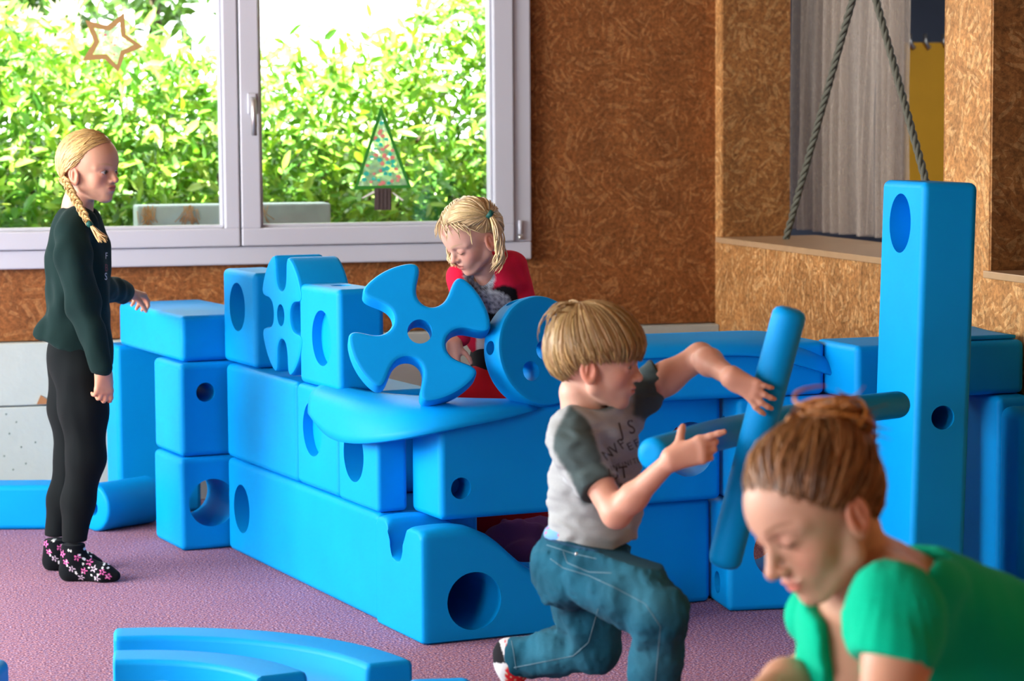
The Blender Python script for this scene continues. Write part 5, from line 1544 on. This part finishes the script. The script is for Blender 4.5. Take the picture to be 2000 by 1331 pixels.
    for q in range(1000):
        az = rg.uniform(-180, 180); e0 = hl(az); el = e0 + (88 - e0) * rg.uniform(0, 1) ** 1.7
        a = dirv(az, el); lf = rg.uniform(.012, .052); ll = []; jit = rg.normal(size=3) * .12
        bw = rg.normal() * .12
        if abs(az) > 95: lf *= .45
        for t in np.linspace(0, 1, 9):
            d = slerp(a, bd + jit, t); d = d + np.cross(d, bd) * bw * math.sin(t * 3.14)
            ll.append(H.scalp(d, lf * (.08 + .92 * math.sin(min(1, t * 2 + .03) * 1.57)) + .016 * t * math.sin(t * 5 + az * .05)))
        lines.append((H.world(np.array(ll)), 1))
    for q in range(320):      # short soft hair along the hairline
        az = rg.uniform(-130, 130); a = dirv(az, hl(az) - rg.uniform(0, 7)); e_ = slerp(a, bd, rg.uniform(.15, .4))
        lines.append((H.world(np.array([H.scalp(slerp(a, e_, t), -.006 + .03 * t) for t in np.linspace(0, 1, 6)])), .45))
    S = strands_np(lines, .0030, base_c * 1.15, rg, .65)
    A = cat(cap, S); ha = np_obj('hair', A[0], A[1], M_hair, root, A[2], base); ha['label'] = 'brown hair swept up'
    lines = []; bc = np.array(tuple(bun))
    for q in range(420):
        ax = rg.normal(size=3) * .35 + np.array([.0, -.3, .9]); ax /= np.linalg.norm(ax)
        u = np.cross(ax, rg.normal(size=3)); u /= np.linalg.norm(u); w = np.cross(ax, u)
        R_ = rg.uniform(.012, .056); t = np.linspace(0, rg.uniform(2, 5.5), 14) + rg.uniform(0, 6.28)
        LL = bc + ax * rg.normal() * .017 + R_ * (np.cos(t)[:, None] * u + np.sin(t)[:, None] * w) + np.outer(np.linspace(0, 1, 14), rg.normal(size=3) * .012)
        lines.append((LL, 1))
    for q in range(60):
        d = rg.normal(size=3) + np.array([.35, 0, .3]); d /= np.linalg.norm(d); d2 = rg.normal(size=3) * .5 + np.array([.5, 0, -.5])
        t = np.linspace(0, 1, 10)[:, None]; LL = bc + d * .03 + d * .035 * t + d2 * .03 * t ** 2 + .004 * np.sin(t * 14 + rg.uniform(0, 6)) * rg.normal(size=3)
        lines.append((LL, .5))
    S = strands_np(lines, .0030, np.array((.36, .14, .035)), rg, .5)
    v = Vol(bc - .06, bc + .06, .005); v.ell(bc, (.036, .036, .032), k=0); v.cone(bc, Vector(H.world(H.scalp(bd, -.02))), .03, .036, k=.02)
    Vb, Fb = v.mesh()
    A = cat((Vb, Fb, np.tile(np.array((.16, .06, .018)), (len(Vb), 1))), S)
    bo = np_obj('hair_bun', A[0], A[1], M_hair, root, A[2], base); bo['label'] = 'messy reddish hair bun'
woman()
# ------------------------------------------------------------------ window decorations
def wp(x, y, q):
    """point of the plane q = const (parallel to the window wall) seen at a picture position, as (s, z)"""
    d = CR * ((x - W_ / 2) / FPX) - CU * ((y - H_ / 2) / FPX) + CF
    t = ((W0 - CC).dot(RN) + q) / d.dot(RN); P = CC + d * t - W0
    return P.dot(RD), P.z + 0
def wflat(name, outer, q, th, mat, parent, holes=None):
    """flat cut-out standing in the window plane; outline and hole as (s, z) lists of equal length"""
    n = len(outer); V = []; F = []
    rings_ = [outer] + ([holes] if holes else [])
    for y in (-q, -q - th):
        for r in rings_: V += [(s, y, z) for s, z in r]
    m_ = n * len(rings_)
    if holes:
        for k in range(n):
            a, b = k, (k + 1) % n
            F += [(a, b, n + b, n + a), (m_ + b, m_ + a, m_ + n + a, m_ + n + b), (a, m_ + a, m_ + b, b), (n + b, m_ + n + b, m_ + n + a, n + a)]
    else:
        F += [tuple(range(n)), tuple(range(m_ + n - 1, m_ - 1, -1))]
        for k in range(n): F.append((k, m_ + k, m_ + (k + 1) % n, (k + 1) % n))
    o = mesh_np(name, V, F, mat, parent, False)
    bm = bmesh.new(); bm.from_mesh(o.data); bmesh.ops.recalc_face_normals(bm, faces=bm.faces); bm.to_mesh(o.data); bm.free()
    return o
def tissue(name, col, tr=.6):
    m, nt, p = nmat(name)
    t = N(nt, 'ShaderNodeBsdfTransparent'); d = N(nt, 'ShaderNodeBsdfTranslucent'); d.inputs[0].default_value = col
    d2 = N(nt, 'ShaderNodeBsdfDiffuse'); d2.inputs[0].default_value = col
    a = N(nt, 'ShaderNodeMixShader'); a.inputs[0].default_value = .35; nt.links.new(d.outputs[0], a.inputs[1]); nt.links.new(d2.outputs[0], a.inputs[2])
    ms = N(nt, 'ShaderNodeMixShader')
    no = N(nt, 'ShaderNodeTexNoise'); no.inputs['Scale'].default_value = 40
    mr = N(nt, 'ShaderNodeMapRange'); mr.inputs['To Min'].default_value = 1 - tr - .1; mr.inputs['To Max'].default_value = 1 - tr + .1
    nt.links.new(no.outputs['Fac'], mr.inputs['Value']); nt.links.new(mr.outputs[0], ms.inputs[0])
    nt.links.new(t.outputs[0], ms.inputs[1]); nt.links.new(a.outputs[0], ms.inputs[2]); nt.links.new(ms.outputs[0], nt.nodes['Material Output'].inputs['Surface'])
    nt.nodes.remove(p)
    return m
QG = -.0155
def c4(pts): return [wp(140 + x / 8.875, 10 + y / 8.875, QG) for x, y in pts]
M_kraft = plain('kraft_paper', srgb(166, 130, 82), .8, .05, 60)
M_tiss = tissue('tissue_paper', (.9, .95, .9, 1), .82)
M_pink = tissue('pink_tissue', (.85, .16, .34, 1), .25); M_rose = tissue('rose_tissue', (.9, .5, .6, 1), .55); M_teal = tissue('teal_tissue', (.08, .62, .56, 1), .2); M_salm = tissue('salmon_tissue', (.88, .36, .36, 1), .15)
ST = tag(empty('paper_star', W0, YR), 'brown paper star with pink petal bits stuck on the left window pane', 'ornament')
so_ = [(910, 130), (940, 510), (1250, 725), (920, 860), (808, 1165), (575, 940), (185, 965), (380, 630), (235, 260), (615, 355)]
si_ = [(835, 300), (858, 545), (1070, 688), (850, 795), (780, 1040), (610, 848), (370, 855), (487, 635), (390, 400), (660, 445)]
wflat('paper_frame', c4(so_), QG + .0015, .0018, M_kraft, ST, c4(si_))
wflat('tissue_panel', c4([(x + (660 - x) * -.03, y + (650 - y) * -.03) for x, y in si_]), QG, .0008, M_tiss, ST)
def bit(par, cx, cy, r, mat, q, conv, seed):
    rg = np.random.default_rng(seed); n = 6; a0 = rg.uniform(0, 6)
    wflat('paper_bit', conv([(cx + r * rg.uniform(.6, 1.2) * math.cos(a0 + t), cy + r * rg.uniform(.5, 1.0) * math.sin(a0 + t)) for t in np.arange(n) * 2 * math.pi / n]), q, .0006, mat, par)
for i, (x, y, r, m_) in enumerate(((480, 485, 24, 0), (580, 520, 30, 0), (690, 645, 26, 0), (745, 690, 30, 0), (890, 645, 24, 0), (925, 665, 24, 0), (738, 865, 30, 0), (585, 590, 40, 1), (690, 530, 42, 1), (775, 500, 40, 1), (520, 735, 40, 1), (640, 780, 40, 1), (770, 565, 20, 0), (700, 690, 40, 1))):
    bit(ST, x, y, r, M_rose if m_ else M_pink, QG + .001 + .00005 * i, c4, i)
def c6(pts): return [wp(670 + x / 5.544, 190 + y / 5.544, QG) for x, y in pts]
TR = tag(empty('paper_fir_tree', W0, YR), 'green paper fir tree with pink and teal bits stuck on the right window pane', 'ornament')
wflat('paper_frame', c6([(408, 88), (742, 985), (116, 1002)]), QG + .0015, .0018, plain('green_card', srgb(46, 125, 40), .7), TR, c6([(412, 200), (695, 952), (160, 962)]))
wflat('tissue_panel', c6([(412, 190), (700, 955), (155, 965)]), QG, .0008, tissue('clear_tissue', (.7, .9, .8, 1), .82), TR)
wflat('trunk', c6([(340, 985), (522, 985), (520, 1222), (338, 1222)]), QG, .004, plain('trunk_card', srgb(78, 66, 64), .8, .2, 90), TR)
for i, x in enumerate((372, 412, 455, 495)): wflat('trunk_rib', c6([(x, 1000), (x + 14, 1000), (x + 13, 1218), (x - 1, 1218)]), QG + .004, .002, MATS['trunk_card'], TR)
M_tape = plain('white_tape', srgb(225, 222, 215), .6)
wflat('tape_strip', c6([(198, 1090), (330, 1012), (345, 1035), (215, 1098)]), QG + .0008, .0008, M_tape, TR)
wflat('tape_strip', c6([(522, 1032), (540, 1028), (655, 1112), (640, 1125)]), QG + .0008, .0008, M_tape, TR)
rg_ = np.random.default_rng(9)
tb = [(415, 280, 1), (410, 360, 0), (395, 390, 0), (430, 420, 0), (345, 445, 0), (470, 455, 1), (380, 470, 1), (410, 515, 1), (480, 520, 0), (350, 560, 1), (430, 570, 0), (465, 540, 0), (530, 575, 0), (360, 625, 0), (445, 630, 0), (505, 615, 1), (310, 648, 1), (390, 678, 1), (480, 665, 0), (535, 655, 0), (265, 740, 0), (425, 718, 0), (490, 710, 1), (540, 700, 1), (440, 785, 1), (480, 770, 1), (535, 745, 1), (575, 780, 0), (255, 828, 1), (335, 830, 0), (405, 795, 0), (510, 835, 1), (455, 830, 1), (225, 890, 1), (330, 885, 1), (385, 895, 1), (300, 920, 0), (600, 860, 0), (590, 900, 0), (495, 930, 1), (530, 910, 0), (430, 925, 0), (400, 945, 0)]
for i, (x, y, k_) in enumerate(tb): bit(TR, x, y, rg_.uniform(22, 34), M_teal if k_ else M_salm, QG + .001 + .00003 * i, c6, 50 + i)

# ------------------------------------------------------------------ outside: hedge, planter, grass
m, nt, p = nmat('leaf')
at = N(nt, 'ShaderNodeVertexColor'); at.layer_name = 'Col'
oi = N(nt, 'ShaderNodeObjectInfo')
df = p; nt.links.new(at.outputs[0], p.inputs['Base Color']); p.inputs['Roughness'].default_value = .32; p.inputs['Specular IOR Level'].default_value = .5
tl = N(nt, 'ShaderNodeBsdfTranslucent'); mxc = N(nt, 'ShaderNodeMix'); mxc.data_type = 'RGBA'; mxc.blend_type = 'MULTIPLY'; mxc.inputs['Factor'].default_value = 1; mxc.inputs['B'].default_value = (1.3, 1.15, .5, 1)
nt.links.new(at.outputs[0], mxc.inputs['A']); nt.links.new(mxc.outputs['Result'], tl.inputs[0])
ms = N(nt, 'ShaderNodeMixShader'); ms.inputs[0].default_value = .35; nt.links.new(p.outputs[0], ms.inputs[1]); nt.links.new(tl.outputs[0], ms.inputs[2]); nt.links.new(ms.outputs[0], nt.nodes['Material Output'].inputs['Surface'])
M_leaf = m
LT = np.array([(0, 0, 0), (.3, -.145, .04), (.3, 0, 0), (.3, .145, .04), (.65, -.135, .03), (.65, 0, -.02), (.65, .135, .03), (1, 0, -.1)])
LF = [(0, 1, 2), (0, 2, 3), (1, 4, 5), (1, 5, 2), (2, 5, 6), (2, 6, 3), (4, 7, 5), (5, 7, 6)]
def leaf_frames(n, rg, lo, hi):
    out = []
    for i in range(n):
        d = rg.normal(size=3) * (.8, .6, .7) + np.array([0, -.55, .15]); d /= np.linalg.norm(d)
        u = rg.normal(size=3) * .5 + np.array([0, -.6, .8]); u -= d * (u @ d); u /= np.linalg.norm(u)
        out.append((d, np.cross(u, d), u, rg.uniform(lo, hi)))
    return out
GREENS = [(.22, .46, .05), (.14, .34, .04), (.34, .56, .08), (.08, .24, .04), (.42, .58, .16), (.20, .44, .12)]
topx = [-1200, 0, 100, 200, 300, 400, 440, 500, 560, 640, 700, 760, 820, 900, 960, 1100, 1500]
topy = [60, 95, 150, 165, 150, 180, 205, 215, 165, 180, 155, 135, 85, 45, 40, 20, 20]
def hedge():
    rg = np.random.default_rng(31)
    root = tag(empty('laurel_hedge', W0 + RN * -1.9, YR), 'tall sunlit green laurel hedge outside the window', 'hedge')
    n = 26000
    fr = leaf_frames(n + 300, rg, .06, .115)
    V = np.zeros((n * 8, 3)); C = np.zeros((n * 8, 3)); F = np.zeros((n * 8, 3), int); tmp = np.array(LF)
    def spot(i, near=False):
        while True:
            x = rg.uniform(-1150, 1250) if not near else rg.uniform(-60, 1000); q = -1.45 - abs(rg.normal()) * .32 if not near else -1.42 - rg.uniform(0, .12)
            s0, zt = wp(x, np.interp(x, topx, topy), q)
            if rg.uniform() < .12 and not near: z = zt + abs(rg.normal()) * .10
            else: z = rg.uniform(.35, zt)
            if z > .3 and s0 < 2.42: return s0, -(q + 1.9), z
    for i in range(n):
        d, w, u, L_ = fr[i]; s0, y, z = spot(i)
        V[i * 8:i * 8 + 8] = np.array([s0, y, z]) + L_ * (LT[:, :1] * d + LT[:, 1:2] * w + LT[:, 2:] * u)
        C[i * 8:i * 8 + 8] = np.array(GREENS[rg.integers(6)]) * rg.uniform(.7, 1.25); F[i * 8:i * 8 + 8] = tmp + i * 8
    fo = np_obj('foliage', V, F, M_leaf, root, C); fo['kind'] = 'stuff'
    # nearest leaves one by one
    tm = []
    for g in GREENS:
        o = np_obj('leaf', LT, tmp, M_leaf, root, np.tile(np.array(g), (8, 1))); tm.append(o.data); last = o
        bpy.data.objects.remove(o)
    for i in range(300):
        d, w, u, L_ = fr[n + i]; s0, y, z = spot(i, True)
        o = bpy.data.objects.new('leaf', tm[i % 6]); COL.objects.link(o); o.parent = root
        Mx = Matrix(((d[0], w[0], u[0]), (d[1], w[1], u[1]), (d[2], w[2], u[2])))
        o.location = (s0, y, z); o.rotation_euler = Mx.to_euler(); o.scale = (L_ * 1.1,) * 3
    # stems inside
    parts = []
    for i in range(70):
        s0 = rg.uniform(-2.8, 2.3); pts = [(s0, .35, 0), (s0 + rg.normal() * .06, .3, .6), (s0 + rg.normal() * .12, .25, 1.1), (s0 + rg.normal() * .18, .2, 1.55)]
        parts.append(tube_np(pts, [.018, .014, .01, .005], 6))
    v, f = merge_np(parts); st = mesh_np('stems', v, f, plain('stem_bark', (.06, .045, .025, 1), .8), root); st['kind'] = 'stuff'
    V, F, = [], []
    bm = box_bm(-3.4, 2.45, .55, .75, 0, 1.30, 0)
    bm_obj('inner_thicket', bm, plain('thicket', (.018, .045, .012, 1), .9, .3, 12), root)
hedge()
# soil and lawn outside
o = rbox('ground', -8, 9, -14, -.22, -.15, -.02, plain('grass_ground', (.08, .15, .03, 1), .9, .3, 20)); struct(o, 'grass outside the window')
PL = tag(empty('garden_planter', W0, YR), 'weathered grey concrete trough standing outside on the window ledge', 'planter')
M_conc = plain('weathered_concrete', srgb(150, 163, 160), .8, .12, 14, .4, 60)
s0, zt = wp(268, 402, -.33); s1, _ = wp(646, 399, -.33)
bm_obj('trough', box_bm(s0, s1, .33, .5, .84, zt, .008), M_conc, PL)
M_fib = plain('dry_roots', srgb(168, 128, 84), .9, .2, 90)
rg_ = np.random.default_rng(8)
for cx, n_ in ((370, 26), (290, 18), (512, 12)):
    parts = []
    for i in range(n_):
        x = cx + rg_.normal() * 7; a = wp(x, 400 + rg_.uniform(0, 14), -.325); b = wp(x + rg_.normal() * 4, 415 + rg_.uniform(0, 10), -.322); c = wp(x + rg_.normal() * 7, 428 + rg_.uniform(0, 16), -.324)
        parts.append(tube_np([(a[0], .323, a[1]), (b[0], .321, b[1]), (c[0], .323, c[1])], .0016, 5))
    v, f = merge_np(parts); mesh_np('root_tuft', v, f, M_fib, PL)
def grasses():
    rg = np.random.default_rng(12)
    root = tag(empty('pampas_grass', rf(-.3, -3.1, 0), YR), 'pale dry pampas grass standing at the upper left behind the hedge', 'grass')
    M_st_ = plain('dry_grass', srgb(214, 200, 150), .8); M_pl = plain('grass_plume', srgb(238, 230, 208), .9)
    for i in range(7):
        x = rg.uniform(20, 150); s, z = wp(x, rg.uniform(-30, 90), -3.1); s -= -.3
        pts = [(s + rg.normal() * .1, 0, .2), (s + rg.normal() * .05, 0, z * .6), (s, 0, z)]
        v, f = tube_np(pts, [.006, .005, .003], 5); st = mesh_np('grass_stem', v, f, M_st_, root)
        lines = []
        for q in range(90):
            t = rg.uniform(0, 1); c = np.array([s, 0, z - .05 - t * .35]); d = rg.normal(size=3) * (.6, .6, .3) + np.array([0, 0, .9]); d /= np.linalg.norm(d)
            lines.append((np.array([c + d * u * .10 for u in (0, .5, 1)]), 1))
        S = strands_np(lines, .005, (.8, .75, .65), rg); np_obj('plume', S[0], S[1], M_pl, st)
    parts = []
    for i in range(120):
        s = rg.uniform(-.35, .35); h = rg.uniform(1.2, 2.1); b = rg.normal() * .25
        parts.append(tube_np([(s, rg.uniform(-.1, .1), .2), (s + b * .3, 0, h * .6), (s + b, 0, h)], [.004, .004, .002], 4))
    v, f = merge_np(parts); o = mesh_np('blades', v, f, M_st_, root); o['kind'] = 'stuff'
grasses()
def far_tree(label, xr, yr, q, seed, n=1500):
    rg = np.random.default_rng(seed)
    sc_, zc = wp(xr[0], yr[0], q)
    root = tag(empty('garden_tree', rf(sc_, q, 0), YR), label, 'tree')
    rad = (xr[1], xr[2])
    fr = leaf_frames(n, rg, .08, .16); V = np.zeros((n * 8, 3)); F = np.zeros((n * 8, 3), int); C = np.zeros((n * 8, 3)); tmp = np.array(LF)
    for i in range(n):
        d, w, u, L_ = fr[i]; c = rg.normal(size=3) * (rad[0], rad[0] * .6, rad[1]) * .5 + (0, 0, zc)
        V[i * 8:i * 8 + 8] = c + L_ * (LT[:, :1] * d + LT[:, 1:2] * w + LT[:, 2:] * u); F[i * 8:i * 8 + 8] = tmp + i * 8
        C[i * 8:i * 8 + 8] = np.array((.07, .16, .03)) * rg.uniform(.6, 1.5)
    fo = np_obj('foliage', V, F, M_leaf, root, C); fo['kind'] = 'stuff'
    v, f = tube_np([(0, 0, 0), (.05, 0, zc * .5), (0, 0, zc)], [.06, .05, .03], 8); mesh_np('trunk', v, f, MATS['stem_bark'], root)
far_tree('dark green tree crown at the top left corner beyond the hedge', (20, .55, .45), (10, 0), -4.5, 41)
far_tree('thin green tree crown high above the paper star', (300, .3, .3), (-5, 0), -4.0, 42, 260)

# ------------------------------------------------------------------ beyond the right-hand openings
def rp(x, y, ds):
    """point seen at a picture position on the plane ds metres beyond the right wall face, in the room frame"""
    d = CR * ((x - W_ / 2) / FPX) - CU * ((y - H_ / 2) / FPX) + CF
    t = ((W0 - CC).dot(RD) + SR + ds) / d.dot(RD); P = CC + d * t - W0
    return Vector((P.dot(RD), -P.dot(RN), P.z))
M_sheer = tissue('sheer_curtain', (.52, .44, .36, 1), .60)
def curtain():
    root = tag(empty('sheer_curtain', W0, YR), 'sheer pale curtain hanging in folds behind the first wall opening', 'curtain')
    na, nz = 150, 14; V = []; F = []
    y0 = -rp(1548, 240, .45).y; y1 = -rp(1760, 240, .45).y
    rg = np.random.default_rng(2)
    for i in range(nz + 1):
        z = .935 + (2.5 - .935) * i / nz
        for k in range(na + 1):
            u = k / na; q = y0 + (y1 - y0) * u + .01 * math.sin(z * 4)
            fold = .045 * math.sin(u * 60 + 2.2 * math.sin(u * 13 + z * .5)) + .012 * math.sin(u * 150 + z)
            V.append((SR + .46 + fold, -q, z))
    for i in range(nz):
        for k in range(na): F.append((i * (na + 1) + k, i * (na + 1) + k + 1, (i + 1) * (na + 1) + k + 1, (i + 1) * (na + 1) + k))
    mesh_np('curtain_cloth', V, F, M_sheer, root)
    v, f = tube_np([(SR + .46, -y0 + .05, 2.51), (SR + .46, -y1 - .05, 2.51)], .012, 10); mesh_np('curtain_rod', v, f, M_metal, root)
curtain()
def rope(label, x0, y0, x1, y1, ds):
    a, b = rp(x0, y0, ds), rp(x1, y1, ds); d = b - a; L_ = d.length
    root = tag(empty('climbing_rope', W0, YR), label, 'rope', 'climbing ropes in the wall opening')
    M_r = MATS.get('rope') or plain('rope', srgb(92, 92, 80), .8, .2, 200)
    dn = d.normalized(); u = dn.orthogonal().normalized(); w = dn.cross(u)
    n = int(L_ / .006)
    for s_ in range(3):
        pts = [a + d * (i / n) + (u * math.cos(i * .33 + s_ * 2.094) + w * math.sin(i * .33 + s_ * 2.094)) * .0066 for i in range(n + 1)]
        v, f = tube_np(pts, .0072, 6); mesh_np('strand', v, f, M_r, root)
    return root
rope('grey twisted rope slanting up from the ledge, left of two', 1535, 466, 1690, -90, .16)
rope('grey twisted rope running down behind the blue pillar, right of two', 1850, 505, 1685, -95, .16)
YP = tag(empty('yellow_panel', W0, YR), 'yellow panel hanging on hooks in the next room', 'panel')
QY = -2.2
(sa, za), (sb, _) = wp(1770, 83, QY), wp(1856, 83, QY)
bm_obj('sheet', box_bm(sa, sb, -QY, -QY + .03, 0, za, .004), plain('yellow_sheet', srgb(226, 168, 36), .6, .05, 6), YP)
for x in (1776, 1806, 1842):
    c0, c1 = wp(x, 83, QY); v, f = tube_np([(c0, -QY - .005, c1 + .04), (c0, -QY - .008, c1), (c0 + .02, -QY - .015, c1 - .03)], .010, 6); mesh_np('hook', v, f, M_metal, YP)

# ------------------------------------------------------------------ cloths inside the castle
def cloth_heap(label, c, r, col, name, amp=.018, fq=38, seed=3, rot=YC):
    m_ = max(r[0], r[1]) * 1.3
    v = Vol((c[0] - m_, c[1] - m_, max(0, c[2] - r[2] * 1.4)), (c[0] + m_, c[1] + m_, c[2] + r[2] * 1.4), .01 if r[0] > .1 else .004)
    R = np.array([[math.cos(rot), math.sin(rot), 0], [-math.sin(rot), math.cos(rot), 0], [0, 0, 1]])
    v.ell(c, r, R=R, k=0); v.folds(amp, fq, seed, 5, (1, 1, .5)); v.plane((0, 0, .002), (0, 0, -1))
    V, F = v.mesh(); V = relax(V, F, 1)
    base = Vector((c[0], c[1], 0))
    o = np_obj(name, V, F, M_cloth, None, np.tile(np.array(col), (len(V), 1)), base); o.location = base
    return tag(o, label, 'cloth')
cloth_heap('crumpled purple cloth on the carpet in the gap under the bridging beam', cas(.19, .53, .04), (.20, .14, .19), (.10, .035, .11), 'purple_cloth', .03, 60, 4)
cloth_heap('red blanket heaped inside the castle below the small girl', cas(.56, .55, .27), (.235, .21, .36), (.50, .008, .018), 'red_blanket', .014, 30, 6)
cloth_heap('red cloth stuffed into the bridging beam\'s round hole above the noodle', cas(-.07, .822, .490), (.042, .05, .036), (.50, .008, .018), 'red_cloth', .004, 60, 7)
